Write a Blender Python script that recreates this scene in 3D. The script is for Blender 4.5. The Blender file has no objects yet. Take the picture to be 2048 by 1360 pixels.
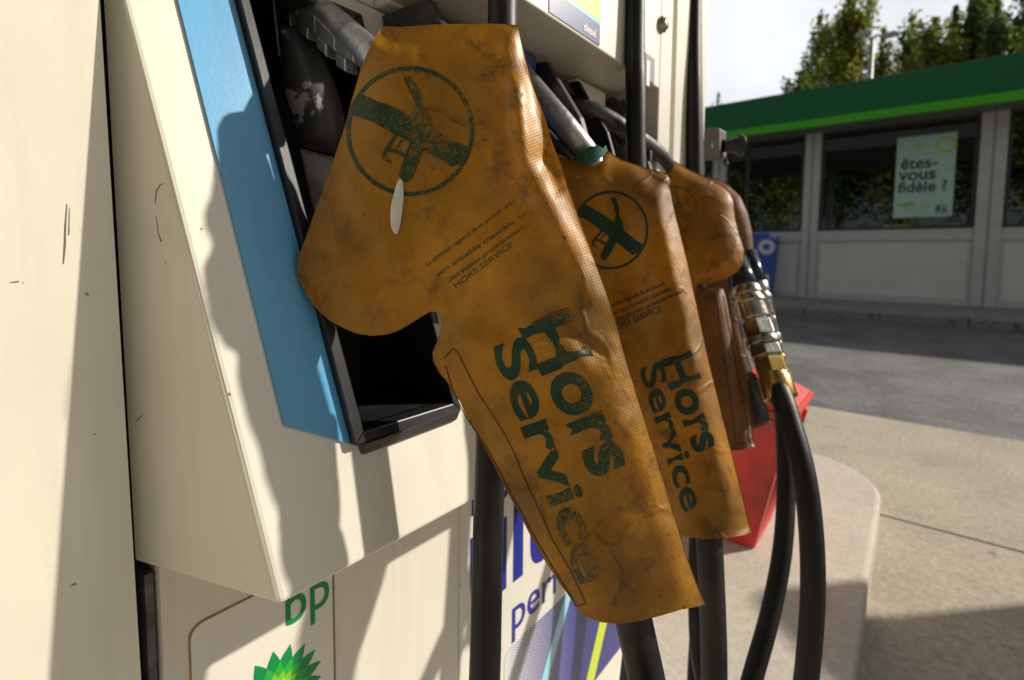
import bpy, bmesh, math, random
import numpy as np
from mathutils import Vector, Matrix, noise
from mathutils.geometry import delaunay_2d_cdt
random.seed(7)
R = math.radians
U = 0.8                      # one modelling unit in metres
H = 1.12                     # camera height, units
ISL = 0.12                   # height of the island top, units
# ------------------------------------------------------------------ camera
F_PX, PY0, W_PX, H_PX = 1010.0, 582.0, 2048.0, 1360.0
YAW, PITCH, ROLL = 38.7, 4.0, 0.5
sc = bpy.context.scene
col = sc.collection
cam = bpy.data.cameras.new("camera"); camo = bpy.data.objects.new("camera", cam); col.objects.link(camo)
cam.sensor_width = 36.0; cam.lens = 36.0 * F_PX / W_PX
cam.shift_y = (PY0 - H_PX / 2) / W_PX
cam.clip_start = 0.01; cam.clip_end = 2000
CAMROT = (Matrix.Rotation(R(YAW), 3, 'Z') @ Matrix.Rotation(R(90 - PITCH), 3, 'X') @ Matrix.Rotation(R(ROLL), 3, 'Z'))
CP = Vector((0.5, 0.0, H))
camo.matrix_world = Matrix.Translation(CP * U) @ CAMROT.to_4x4()
cam.dof.use_dof = True; cam.dof.focus_distance = 0.43 * U; cam.dof.aperture_fstop = 7.0
sc.camera = camo
# ------------------------------------------------------------------ sky, sun, exposure
SUN_AZ, SUN_EL = 48.0, 32.0           # azimuth from +X towards +Y
w = bpy.data.worlds.new("World"); sc.world = w; w.use_nodes = True
nt = w.node_tree; bg = nt.nodes['Background']
sky = nt.nodes.new('ShaderNodeTexSky'); sky.sky_type = 'NISHITA'; sky.sun_disc = False
sky.sun_elevation = R(SUN_EL); sky.sun_rotation = R(90 - SUN_AZ)
sky.air_density = 1.0; sky.dust_density = 3.0; sky.ozone_density = 1.0
# thin bright cloud veil: mixes the sky towards a soft white by noise on the view direction
tc = nt.nodes.new('ShaderNodeTexCoord'); cn = nt.nodes.new('ShaderNodeTexNoise')
cn.inputs['Scale'].default_value = 2.2; cn.inputs['Detail'].default_value = 6; cn.inputs['Roughness'].default_value = .55
nt.links.new(tc.outputs['Generated'], cn.inputs['Vector'])
cr = nt.nodes.new('ShaderNodeMapRange'); cr.inputs['From Min'].default_value = .35; cr.inputs['From Max'].default_value = .6
cr.inputs['To Min'].default_value = .62; cr.inputs['To Max'].default_value = .95
nt.links.new(cn.outputs['Fac'], cr.inputs['Value'])
cm = nt.nodes.new('ShaderNodeMix'); cm.data_type = 'RGBA'
dt = nt.nodes.new('ShaderNodeVectorMath'); dt.operation = 'DOT_PRODUCT'; nt.links.new(tc.outputs['Generated'], dt.inputs[0])
dt.inputs[1].default_value = (.25, .93, .25)
em = nt.nodes.new('ShaderNodeMapRange'); em.interpolation_type = 'SMOOTHSTEP'; em.inputs['From Min'].default_value = .35; em.inputs['From Max'].default_value = .9
em.inputs['To Min'].default_value = 5.6; em.inputs['To Max'].default_value = 21.0; nt.links.new(dt.outputs['Value'], em.inputs['Value'])
vm = nt.nodes.new('ShaderNodeVectorMath'); vm.operation = 'SCALE'; vm.inputs[0].default_value = (.97, .99, 1.03); nt.links.new(em.outputs['Result'], vm.inputs['Scale'])
nt.links.new(vm.outputs['Vector'], cm.inputs['B'])
nt.links.new(cr.outputs['Result'], cm.inputs['Factor']); nt.links.new(sky.outputs['Color'], cm.inputs['A'])
nt.links.new(cm.outputs['Result'], bg.inputs['Color'])
bg.inputs['Strength'].default_value = 0.05
sl = bpy.data.lights.new("sun", 'SUN'); slo = bpy.data.objects.new("sun", sl); col.objects.link(slo)
sl.energy = 5.0; sl.angle = R(1.1); sl.color = (1.0, 0.93, 0.81)
SUNV = Vector((math.cos(R(SUN_EL)) * math.cos(R(SUN_AZ)), math.cos(R(SUN_EL)) * math.sin(R(SUN_AZ)), math.sin(R(SUN_EL))))
slo.rotation_euler = SUNV.to_track_quat('Z', 'Y').to_euler(); slo.location = (3, 3, 6)
sc.view_settings.view_transform = 'Standard'; sc.view_settings.look = 'None'
sc.view_settings.exposure = 0.0; sc.view_settings.gamma = 1.0
sc.cycles.max_bounces = 8

# ------------------------------------------------------------------ pixel -> world measuring
def ray(px, py):
    v = Vector(((px - 1024) / F_PX, -(py - PY0) / F_PX, -1.0))
    return CAMROT @ v
def atD(px, py, D): return CP + ray(px, py) * D
def onX(px, py, X):
    r = ray(px, py); return CP + r * ((X - CP.x) / r.x)
def onY(px, py, Y):
    r = ray(px, py); return CP + r * ((Y - CP.y) / r.y)
def onZ(px, py, Z):
    r = ray(px, py); return CP + r * ((Z - CP.z) / r.z)
SA, SB = 0.12, 0.2165        # slanted face X = SA - SB*(z - ZB)
ZB = H - 0.279               # bottom of the upper housing
ZT = H + 0.281
def faceX(z): return SA - SB * (z - ZB)
def onF(px, py, off=0.0):    # on the slanted face
    r = ray(px, py)
    # CP.x + rx t = SA + off - SB (CP.z + rz t - ZB)
    t = (SA + off - SB * (CP.z - ZB) - CP.x) / (r.x + SB * r.z)
    return CP + r * t

# ------------------------------------------------------------------ object helpers
def tag(o, label=None, cat=None, group=None, kind=None):
    if label: o['label'] = label
    if cat: o['category'] = cat
    if group: o['group'] = group
    if kind: o['kind'] = kind
    return o
def empty(name, loc, label, cat, group=None):
    o = bpy.data.objects.new(name, None); col.objects.link(o); o.location = Vector(loc) * U
    o.empty_display_size = .05
    return tag(o, label, cat, group)
class MB:
    def __init__(s): s.v = []; s.f = []; s.m = []; s.uv = {}; s.sm = []
    def add(s, vs, fs, mi=0, smooth=False):
        b = len(s.v); s.v += [Vector(q) for q in vs]
        for f in fs: s.f.append([b + i for i in f]); s.m.append(mi); s.sm.append(smooth)
        return b
    def box(s, a, b, mi=0):
        x0, y0, z0 = a; x1, y1, z1 = b
        vs = [(x0,y0,z0),(x1,y0,z0),(x1,y1,z0),(x0,y1,z0),(x0,y0,z1),(x1,y0,z1),(x1,y1,z1),(x0,y1,z1)]
        s.add(vs, [(0,3,2,1),(4,5,6,7),(0,1,5,4),(1,2,6,5),(2,3,7,6),(3,0,4,7)], mi)
    def prism(s, pts, d, mi=0, smooth=False):      # polygon pts extruded by vector d
        n = len(pts); d = Vector(d)
        vs = [Vector(q) for q in pts] + [Vector(q) + d for q in pts]
        s.add(vs, [list(range(n - 1, -1, -1)), list(range(n, 2 * n))] + [(i, (i + 1) % n, n + (i + 1) % n, n + i) for i in range(n)], mi, smooth)
    def hexa(s, p8, mi=0):
        s.add(p8, [(0,3,2,1),(4,5,6,7),(0,1,5,4),(1,2,6,5),(2,3,7,6),(3,0,4,7)], mi)
    def lathe(s, a, b, prof, n=24, mi=0, smooth=True, cap=True, jit=None):   # prof: (t along a->b in units, radius)
        a = Vector(a); b = Vector(b); ax = (b - a).normalized()
        u = ax.orthogonal().normalized(); v_ = ax.cross(u); vs = []; fs = []
        for (t, r) in prof:
            for k in range(n):
                an = 2 * math.pi * k / n; vs.append(a + ax * t + (u * math.cos(an) + v_ * math.sin(an)) * r)
        for i in range(len(prof) - 1):
            for k in range(n):
                k2 = (k + 1) % n; fs.append((i*n+k, i*n+k2, (i+1)*n+k2, (i+1)*n+k))
        if cap: fs.append(list(range(n - 1, -1, -1))); fs.append([ (len(prof)-1)*n + k for k in range(n)])
        s.add(vs, fs, mi, smooth)
    def tube(s, pts, r, n=20, mi=0, sub=8, cap=True):
        pts = [Vector(q) for q in pts]; rr = r if isinstance(r, (list, tuple)) else [r] * len(pts)
        P = []; Q = []
        for i in range(len(pts) - 1):
            p0 = pts[max(i-1,0)]; p1 = pts[i]; p2 = pts[i+1]; p3 = pts[min(i+2,len(pts)-1)]
            for k in range(sub):
                t = k / sub
                P.append(.5*((2*p1)+(p2-p0)*t+(2*p0-5*p1+4*p2-p3)*t*t+(3*p1-p0-3*p2+p3)*t**3)); Q.append(rr[i]*(1-t)+rr[i+1]*t)
        P.append(pts[-1]); Q.append(rr[-1])
        T = (P[1] - P[0]).normalized(); u = T.orthogonal().normalized(); vs = []; fs = []
        for i, q in enumerate(P):
            T2 = (P[min(i+1,len(P)-1)] - P[max(i-1,0)]).normalized()
            u = (u - T2 * u.dot(T2)).normalized(); w_ = T2.cross(u)
            for k in range(n):
                an = 2*math.pi*k/n; vs.append(q + (u*math.cos(an) + w_*math.sin(an)) * Q[i])
        for i in range(len(P)-1):
            for k in range(n):
                k2 = (k+1) % n; fs.append((i*n+k, i*n+k2, (i+1)*n+k2, (i+1)*n+k))
        if cap: fs.append(list(range(n-1,-1,-1))); fs.append([(len(P)-1)*n+k for k in range(n)])
        s.add(vs, fs, mi, True)
    def build(s, name, mats, parent=None, bevel=0, segs=2, uv=None, fixn=True):
        me = bpy.data.meshes.new(name)
        me.from_pydata([tuple(q * U) for q in s.v], [], s.f)
        if not isinstance(mats, (list, tuple)): mats = [mats]
        for m in mats: me.materials.append(m)
        me.polygons.foreach_set('material_index', s.m); me.polygons.foreach_set('use_smooth', s.sm)
        if uv is not None:
            l = me.uv_layers.new(name='UVMap'); idx = np.zeros(len(me.loops), dtype=np.int32)
            me.loops.foreach_get('vertex_index', idx); l.data.foreach_set('uv', np.asarray(uv, dtype=np.float32)[idx].ravel())
        if fixn:
            bm = bmesh.new(); bm.from_mesh(me); bmesh.ops.recalc_face_normals(bm, faces=bm.faces); bm.to_mesh(me); bm.free()
        me.update()
        o = bpy.data.objects.new(name, me); col.objects.link(o)
        if parent is not None:
            o.parent = parent
            if parent.type != 'MESH': o.matrix_parent_inverse = Matrix.Translation(-Vector(parent.location))
        if bevel:
            b = o.modifiers.new('bevel', 'BEVEL'); b.width = bevel * U; b.segments = segs; b.limit_method = 'ANGLE'; b.angle_limit = R(35)
            b.harden_normals = False
        return o
# ------------------------------------------------------------------ materials
def newmat(name):
    m = bpy.data.materials.new(name); m.use_nodes = True
    return m, m.node_tree, m.node_tree.nodes['Principled BSDF']
def N(nt, t, **k):
    n = nt.nodes.new(t)
    for a, b in k.items():
        if a in n.inputs: n.inputs[a].default_value = b
        else: setattr(n, a, b)
    return n
def simple(name, c, rough=.5, metal=0., var=.0, vscale=8., bump=0., bscale=60., dirt=None, dscale=12., dlo=.6, dhi=.72, spec=.5, rvar=0.):
    m, nt, b = newmat(name); L = nt.links.new
    b.inputs['Base Color'].default_value = (*c, 1); b.inputs['Roughness'].default_value = rough; b.inputs['Metallic'].default_value = metal
    b.inputs['Specular IOR Level'].default_value = spec
    tc = N(nt, 'ShaderNodeTexCoord'); src = None
    if var:
        n1 = N(nt, 'ShaderNodeTexNoise', Scale=vscale, Detail=6.); L(tc.outputs['Object'], n1.inputs['Vector'])
        mr = N(nt, 'ShaderNodeMapRange'); mr.inputs['From Min'].default_value = .3; mr.inputs['From Max'].default_value = .7
        mr.inputs['To Min'].default_value = 1 - var; mr.inputs['To Max'].default_value = 1 + var; L(n1.outputs['Fac'], mr.inputs['Value'])
        mx = N(nt, 'ShaderNodeMix', data_type='RGBA', blend_type='MULTIPLY'); mx.inputs['Factor'].default_value = 1; mx.inputs['A'].default_value = (*c, 1)
        L(mr.outputs['Result'], mx.inputs['B']); src = mx.outputs['Result']
    if dirt:
        n2 = N(nt, 'ShaderNodeTexNoise', Scale=dscale, Detail=9., Roughness=.65); L(tc.outputs['Object'], n2.inputs['Vector'])
        mr = N(nt, 'ShaderNodeMapRange'); mr.inputs['From Min'].default_value = dlo; mr.inputs['From Max'].default_value = dhi
        L(n2.outputs['Fac'], mr.inputs['Value'])
        mx = N(nt, 'ShaderNodeMix', data_type='RGBA'); mx.inputs['A'].default_value = (*c, 1); mx.inputs['B'].default_value = (*dirt, 1)
        if src: L(src, mx.inputs['A'])
        L(mr.outputs['Result'], mx.inputs['Factor']); src = mx.outputs['Result']
    if src: L(src, b.inputs['Base Color'])
    if rvar:
        n3 = N(nt, 'ShaderNodeTexNoise', Scale=vscale * 2, Detail=5.); L(tc.outputs['Object'], n3.inputs['Vector'])
        mr = N(nt, 'ShaderNodeMapRange'); mr.inputs['To Min'].default_value = max(rough - rvar, .02); mr.inputs['To Max'].default_value = rough + rvar
        L(n3.outputs['Fac'], mr.inputs['Value']); L(mr.outputs['Result'], b.inputs['Roughness'])
    if bump:
        n4 = N(nt, 'ShaderNodeTexNoise', Scale=bscale, Detail=6.); L(tc.outputs['Object'], n4.inputs['Vector'])
        bp = N(nt, 'ShaderNodeBump'); bp.inputs['Strength'].default_value = bump; bp.inputs['Distance'].default_value = .002
        L(n4.outputs['Fac'], bp.inputs['Height']); L(bp.outputs['Normal'], b.inputs['Normal'])
    return m
def speckle(m, sc1=55., amt=.35, spot=(.08,.07,.06), sc2=9., lo=.66, hi=.70):
    nt = m.node_tree; L = nt.links.new; b = nt.nodes['Principled BSDF']; src = b.inputs['Base Color'].links[0].from_socket
    tc = N(nt, 'ShaderNodeTexCoord'); a = N(nt, 'ShaderNodeTexNoise', Scale=sc1, Detail=8., Roughness=.75); L(tc.outputs['Object'], a.inputs['Vector'])
    r = N(nt, 'ShaderNodeMapRange'); r.inputs['From Min'].default_value = .3; r.inputs['From Max'].default_value = .7; r.inputs['To Min'].default_value = 1 - amt; r.inputs['To Max'].default_value = 1 + amt; L(a.outputs['Fac'], r.inputs['Value'])
    x = N(nt, 'ShaderNodeMix', data_type='RGBA', blend_type='MULTIPLY'); x.inputs['Factor'].default_value = 1; L(src, x.inputs['A']); L(r.outputs['Result'], x.inputs['B'])
    s2 = N(nt, 'ShaderNodeTexNoise', Scale=sc2, Detail=6., Roughness=.6); L(tc.outputs['Object'], s2.inputs['Vector'])
    r2 = N(nt, 'ShaderNodeMapRange'); r2.inputs['From Min'].default_value = lo; r2.inputs['From Max'].default_value = hi; r2.inputs['To Max'].default_value = .7; L(s2.outputs['Fac'], r2.inputs['Value'])
    y = N(nt, 'ShaderNodeMix', data_type='RGBA'); L(x.outputs['Result'], y.inputs['A']); y.inputs['B'].default_value = (*spot, 1); L(r2.outputs['Result'], y.inputs['Factor']); L(y.outputs['Result'], b.inputs['Base Color'])
    return m
def paint(name, c, streak=(.30,.26,.18)):
    # enamelled sheet metal with grime, downward streaks, small chips
    m, nt, b = newmat(name); L = nt.links.new
    b.inputs['Roughness'].default_value = .38; b.inputs['Coat Weight'].default_value = .15; b.inputs['Coat Roughness'].default_value = .2
    tc = N(nt, 'ShaderNodeTexCoord')
    mp = N(nt, 'ShaderNodeMapping'); mp.inputs['Scale'].default_value = (28, 28, 2.2); L(tc.outputs['Object'], mp.inputs['Vector'])
    n1 = N(nt, 'ShaderNodeTexNoise', Scale=1., Detail=7., Roughness=.6); L(mp.outputs['Vector'], n1.inputs['Vector'])
    r1 = N(nt, 'ShaderNodeMapRange'); r1.inputs['From Min'].default_value = .46; r1.inputs['From Max'].default_value = .8; r1.inputs['To Max'].default_value = .42
    L(n1.outputs['Fac'], r1.inputs['Value'])
    n2 = N(nt, 'ShaderNodeTexNoise', Scale=7., Detail=8.); L(tc.outputs['Object'], n2.inputs['Vector'])
    r2 = N(nt, 'ShaderNodeMapRange'); r2.inputs['From Min'].default_value = .4; r2.inputs['From Max'].default_value = .75; r2.inputs['To Max'].default_value = .22
    L(n2.outputs['Fac'], r2.inputs['Value'])
    n3 = N(nt, 'ShaderNodeTexNoise', Scale=95., Detail=3.); L(tc.outputs['Object'], n3.inputs['Vector'])
    r3 = N(nt, 'ShaderNodeMapRange'); r3.inputs['From Min'].default_value = .752; r3.inputs['From Max'].default_value = .77; r3.inputs['To Max'].default_value = .75
    L(n3.outputs['Fac'], r3.inputs['Value'])
    mx = N(nt, 'ShaderNodeMath', operation='MAXIMUM'); L(r1.outputs['Result'], mx.inputs[0]); L(r2.outputs['Result'], mx.inputs[1])
    m1 = N(nt, 'ShaderNodeMix', data_type='RGBA'); m1.inputs['A'].default_value = (*c, 1); m1.inputs['B'].default_value = (*[c[i]*.35 + streak[i]*.55 for i in range(3)], 1)
    L(mx.outputs['Value'], m1.inputs['Factor'])
    m2 = N(nt, 'ShaderNodeMix', data_type='RGBA'); m2.inputs['B'].default_value = (.05, .045, .04, 1)
    L(m1.outputs['Result'], m2.inputs['A']); L(r3.outputs['Result'], m2.inputs['Factor']); L(m2.outputs['Result'], b.inputs['Base Color'])
    n4 = N(nt, 'ShaderNodeTexNoise', Scale=350., Detail=3.); L(tc.outputs['Object'], n4.inputs['Vector'])
    bp = N(nt, 'ShaderNodeBump'); bp.inputs['Strength'].default_value = .12; bp.inputs['Distance'].default_value = .0006
    L(n4.outputs['Fac'], bp.inputs['Height']); L(bp.outputs['Normal'], b.inputs['Normal'])
    return m
def tarp(name, base, dirt_amt=1.0, printed=None, wear=.5, solid=False, cx=None):
    """coated woven cover cloth; printed -> ink colour that lets the cloth show where it is rubbed off"""
    m, nt, b = newmat(name); L = nt.links.new
    tc = N(nt, 'ShaderNodeTexCoord'); uvn = N(nt, 'ShaderNodeUVMap'); uvn.uv_map = 'UVMap'
    ob = tc.outputs['Object']
    n1 = N(nt, 'ShaderNodeTexNoise', Scale=9., Detail=8., Roughness=.6); L(ob, n1.inputs['Vector'])
    r1 = N(nt, 'ShaderNodeMapRange'); r1.inputs['From Min'].default_value = .38; r1.inputs['From Max'].default_value = .66; r1.inputs['To Max'].default_value = .9 * dirt_amt
    L(n1.outputs['Fac'], r1.inputs['Value'])
    n2 = N(nt, 'ShaderNodeTexNoise', Scale=42., Detail=9., Roughness=.7); L(ob, n2.inputs['Vector'])
    r2 = N(nt, 'ShaderNodeMapRange'); r2.inputs['From Min'].default_value = .52; r2.inputs['From Max'].default_value = .72; r2.inputs['To Max'].default_value = .85 * dirt_amt
    L(n2.outputs['Fac'], r2.inputs['Value'])
    n5 = N(nt, 'ShaderNodeTexNoise', Scale=190., Detail=4.); L(ob, n5.inputs['Vector'])
    r5 = N(nt, 'ShaderNodeMapRange'); r5.inputs['From Min'].default_value = .66; r5.inputs['From Max'].default_value = .73; r5.inputs['To Max'].default_value = .7 * dirt_amt
    L(n5.outputs['Fac'], r5.inputs['Value'])
    c1 = N(nt, 'ShaderNodeMix', data_type='RGBA'); c1.inputs['A'].default_value = (*base, 1); c1.inputs['B'].default_value = (base[0]*.36, base[1]*.38, .006, 1)
    L(r1.outputs['Result'], c1.inputs['Factor'])
    mx0 = N(nt, 'ShaderNodeMath', operation='MAXIMUM'); L(r2.outputs['Result'], mx0.inputs[0]); L(r5.outputs['Result'], mx0.inputs[1])
    n0 = N(nt, 'ShaderNodeTexNoise', Scale=6.5, Detail=2.); L(ob, n0.inputs['Vector'])
    r0 = N(nt, 'ShaderNodeMapRange'); r0.inputs['From Min'].default_value = .42; r0.inputs['From Max'].default_value = .62; r0.inputs['To Min'].default_value = .6; r0.inputs['To Max'].default_value = 1.15; L(n0.outputs['Fac'], r0.inputs['Value'])
    mxx = N(nt, 'ShaderNodeMath', operation='MULTIPLY'); L(mx0.outputs['Value'], mxx.inputs[0]); L(r0.outputs['Result'], mxx.inputs[1])
    c2 = N(nt, 'ShaderNodeMix', data_type='RGBA'); c2.inputs['B'].default_value = (.045, .028, .015, 1); L(c1.outputs['Result'], c2.inputs['A']); L(mxx.outputs['Value'], c2.inputs['Factor'])
    colr = c2.outputs['Result']
    # weave
    wv = []
    for rot in (0.0, 90.0):
        mp = N(nt, 'ShaderNodeMapping'); mp.inputs['Rotation'].default_value = (0, 0, R(rot)); L(uvn.outputs['UV'], mp.inputs['Vector'])
        wn = N(nt, 'ShaderNodeTexWave', wave_type='BANDS', bands_direction='X'); wn.inputs['Scale'].default_value = 150.; wn.inputs['Distortion'].default_value = .3
        L(mp.outputs['Vector'], wn.inputs['Vector']); wv.append(wn)
    ml = N(nt, 'ShaderNodeMath', operation='MULTIPLY'); L(wv[0].outputs['Fac'], ml.inputs[0]); L(wv[1].outputs['Fac'], ml.inputs[1])
    if printed:
        n6 = N(nt, 'ShaderNodeTexNoise', Scale=9., Detail=5.); L(ob, n6.inputs['Vector'])
        ad = N(nt, 'ShaderNodeMath', operation='MULTIPLY_ADD'); L(ml.outputs['Value'], ad.inputs[0]); ad.inputs[1].default_value = .12; L(n6.outputs['Fac'], ad.inputs[2])
        n7 = N(nt, 'ShaderNodeTexNoise', Scale=330., Detail=3.); L(ob, n7.inputs['Vector'])
        ad2 = N(nt, 'ShaderNodeMath', operation='MULTIPLY_ADD'); L(n7.outputs['Fac'], ad2.inputs[0]); ad2.inputs[1].default_value = .35; L(ad.outputs['Value'], ad2.inputs[2])
        r6 = N(nt, 'ShaderNodeMapRange'); th = 1.02 - .36 * wear
        r6.inputs['From Min'].default_value = th - .03; r6.inputs['From Max'].default_value = th + .08; r6.inputs['To Max'].default_value = .88
        L(ad2.outputs['Value'], r6.inputs['Value'])
        c3 = N(nt, 'ShaderNodeMix', data_type='RGBA'); c3.inputs['A'].default_value = (*printed, 1); L(r6.outputs['Result'], c3.inputs['Factor']); L(colr, c3.inputs['B'])
        c4 = N(nt, 'ShaderNodeMix', data_type='RGBA'); c4.inputs['B'].default_value = (.03, .028, .015, 1); L(c3.outputs['Result'], c4.inputs['A'])
        mm = N(nt, 'ShaderNodeMath', operation='MULTIPLY'); mm.inputs[1].default_value = .6; L(mxx.outputs['Value'], mm.inputs[0]); L(mm.outputs['Value'], c4.inputs['Factor'])
        colr = c4.outputs['Result']
    L(colr, b.inputs['Base Color'])
    rr = N(nt, 'ShaderNodeMapRange'); rr.inputs['To Min'].default_value = .36; rr.inputs['To Max'].default_value = .62; L(n1.outputs['Fac'], rr.inputs['Value']); L(rr.outputs['Result'], b.inputs['Roughness'])
    b.inputs['Specular IOR Level'].default_value = .4; b.inputs['Coat Weight'].default_value = .22; b.inputs['Coat Roughness'].default_value = .32
    dn = N(nt, 'ShaderNodeTexNoise', Scale=7., Detail=2.); L(ob, dn.inputs['Vector'])
    va = N(nt, 'ShaderNodeVectorMath', operation='SCALE'); va.inputs['Scale'].default_value = .16; L(dn.outputs['Color'], va.inputs[0])
    vb = N(nt, 'ShaderNodeVectorMath', operation='ADD'); L(ob, vb.inputs[0]); L(va.outputs['Vector'], vb.inputs[1])
    vo = N(nt, 'ShaderNodeTexVoronoi', feature='DISTANCE_TO_EDGE'); vo.inputs['Scale'].default_value = 17.; L(vb.outputs['Vector'], vo.inputs['Vector'])
    vr = N(nt, 'ShaderNodeMapRange'); vr.interpolation_type = 'SMOOTHSTEP'; vr.inputs['From Max'].default_value = .07; vr.inputs['To Min'].default_value = 1.; vr.inputs['To Max'].default_value = 0.; L(vo.outputs['Distance'], vr.inputs['Value'])
    vk = N(nt, 'ShaderNodeMapRange'); vk.inputs['From Min'].default_value = .46; vk.inputs['From Max'].default_value = .62; L(n1.outputs['Fac'], vk.inputs['Value'])
    vc = N(nt, 'ShaderNodeMath', operation='MULTIPLY'); L(vr.outputs['Result'], vc.inputs[0]); L(vk.outputs['Result'], vc.inputs[1])
    # bump: weave + crumple
    b1 = N(nt, 'ShaderNodeBump'); b1.inputs['Strength'].default_value = .55; b1.inputs['Distance'].default_value = .00022; L(ml.outputs['Value'], b1.inputs['Height'])
    n8 = N(nt, 'ShaderNodeTexNoise', Scale=26., Detail=4., Roughness=.55); n8.inputs['Distortion'].default_value = .8; L(ob, n8.inputs['Vector'])
    b2 = N(nt, 'ShaderNodeBump'); b2.inputs['Strength'].default_value = .35; b2.inputs['Distance'].default_value = .004
    L(n8.outputs['Fac'], b2.inputs['Height']); L(b1.outputs['Normal'], b2.inputs['Normal']); b3 = N(nt, 'ShaderNodeBump'); b3.inputs['Strength'].default_value = .8; b3.inputs['Distance'].default_value = .0009
    L(vc.outputs['Value'], b3.inputs['Height']); L(b2.outputs['Normal'], b3.inputs['Normal']); L(b3.outputs['Normal'], b.inputs['Normal'])
    vd = N(nt, 'ShaderNodeMath', operation='MULTIPLY'); vd.inputs[1].default_value = .55; vp = N(nt, 'ShaderNodeMath', operation='POWER'); vp.inputs[1].default_value = 4.; L(vc.outputs['Value'], vp.inputs[0]); L(vp.outputs['Value'], vd.inputs[0])
    cd = N(nt, 'ShaderNodeMix', data_type='RGBA'); cd.inputs['B'].default_value = (.05, .03, .012, 1); L(colr, cd.inputs['A']); L(vd.outputs['Value'], cd.inputs['Factor']); L(cd.outputs['Result'], b.inputs['Base Color'])
    if not solid:
        tr = N(nt, 'ShaderNodeBsdfTranslucent'); L(colr, tr.inputs['Color'])
        ms = N(nt, 'ShaderNodeMixShader'); ms.inputs['Fac'].default_value = .26
        out = nt.nodes['Material Output']; L(b.outputs['BSDF'], ms.inputs[1]); L(tr.outputs['BSDF'], ms.inputs[2]); L(ms.outputs['Shader'], out.inputs['Surface'])
    return m
M = {}
M['cream'] = paint('cream_enamel', (.77, .735, .63))
M['cream2'] = paint('cream_enamel_column', (.77, .735, .61))
M['blue'] = paint('blue_enamel', (.09, .37, .66), (.05,.10,.2))
M['navy'] = paint('navy_enamel', (.03, .06, .20), (.05,.05,.1))
M['black'] = simple('black_plastic', (.012, .012, .014), .42, var=.3, bump=.03, bscale=300, dirt=(.07,.065,.06), dlo=.58, dhi=.8)
M['charcoal'] = simple('charcoal_plastic', (.05, .046, .043), .55, var=.25, bump=.06, bscale=200, dirt=(.35,.33,.30), dscale=22, dlo=.64, dhi=.66)
M['hood'] = simple('worn_hood', (.06, .055, .052), .5, var=.3, bump=.12, bscale=120, dirt=(.42,.40,.36), dscale=13, dlo=.565, dhi=.585)
M['gap_dark'] = simple('dark_gap', (.01, .01, .011), .8, bump=.5, bscale=80)  # near-black fill for seams, joints and pocket liners
M['rubber'] = simple('hose_rubber', (.004, .004, .0045), .48, var=.25, vscale=14, bump=.12, bscale=120, dirt=(.03,.028,.025), dscale=9, dlo=.5, dhi=.75, rvar=.12, spec=.35)
M['alu'] = simple('cast_aluminium', (.38, .39, .40), .38, .75, var=.25, vscale=30, bump=.35, bscale=160, dirt=(.10,.09,.085), dscale=30, dlo=.54, dhi=.7, rvar=.12)
M['chrome'] = simple('nickel_plate', (.34, .32, .28), .30, 1., var=.2, vscale=40, dirt=(.12,.09,.06), dscale=45, dlo=.5, dhi=.7, bump=.15, bscale=200, rvar=.1)
M['brass'] = simple('worn_brass', (.42, .27, .08), .32, 1., var=.3, vscale=30, dirt=(.10,.06,.02), dscale=30, dlo=.5, dhi=.7, rvar=.1)
ORANGE = (.60, .262, .003)
M['tarp'] = tarp('orange_tarpaulin', ORANGE)
M['tarp_print'] = tarp('orange_tarpaulin_ink', ORANGE, printed=(.012, .058, .024), wear=.70)
M['tarp_print_good'] = tarp('orange_tarpaulin_fresh_ink', ORANGE, printed=(.010, .055, .024), wear=.3)
M['tarp_faint'] = tarp('orange_tarpaulin_rubbed_ink', ORANGE, printed=(.06, .09, .02), wear=.98)
M['tarp_shaded'] = tarp('shaded_rust_tarpaulin', (.24, .088, .006), 1.1, solid=True)  # rust cloth with its shade put into the colour, for skirt and last cover
M['wgp'] = simple('worn_grey_plate', (.40, .38, .34), .55, var=.2, dirt=(.08,.07,.06), dscale=30, dlo=.5, dhi=.7)
M['scuff'] = simple('scuff_grey', (.13, .11, .085), .7, var=.3, vscale=200)
M['thread'] = simple('brown_thread', (.05, .025, .01), .8)
M['green_lining'] = simple('green_lining', (.012, .10, .055), .35, var=.2)
M['drip'] = simple('white_glue_drip', (.62, .60, .54), .5, var=.15, vscale=60, bump=.4, bscale=300, dirt=(.3,.27,.2), dscale=60)
# ------------------------------------------------------------------ 2D patches
def inside(pts, E):     # even-odd, pts (n,2), E (m,2,2)
    x = pts[:, 0][:, None]; y = pts[:, 1][:, None]
    x0, y0, x1, y1 = E[:,0,0][None], E[:,0,1][None], E[:,1,0][None], E[:,1,1][None]
    c = ((y0 > y) != (y1 > y)); dy = np.where(y1 == y0, 1e-9, y1 - y0)
    return ((c & (x < (x1 - x0) * (y - y0) / dy + x0)).sum(1) % 2) == 1
def segdist(pts, E):
    a = E[:, 0][None]; d = (E[:, 1] - E[:, 0])[None]; p = pts[:, None]
    t = np.clip(((p - a) * d).sum(2) / np.maximum((d * d).sum(2), 1e-12), 0, 1)
    return np.sqrt((((a + d * t[..., None]) - p) ** 2).sum(2)).min(1)
def loops_edges(loops):
    V = []; E = []
    for lp in loops:
        b = len(V); V += [tuple(q) for q in lp]; n = len(lp); E += [(b + i, b + (i + 1) % n) for i in range(n)]
    return V, E
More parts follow.
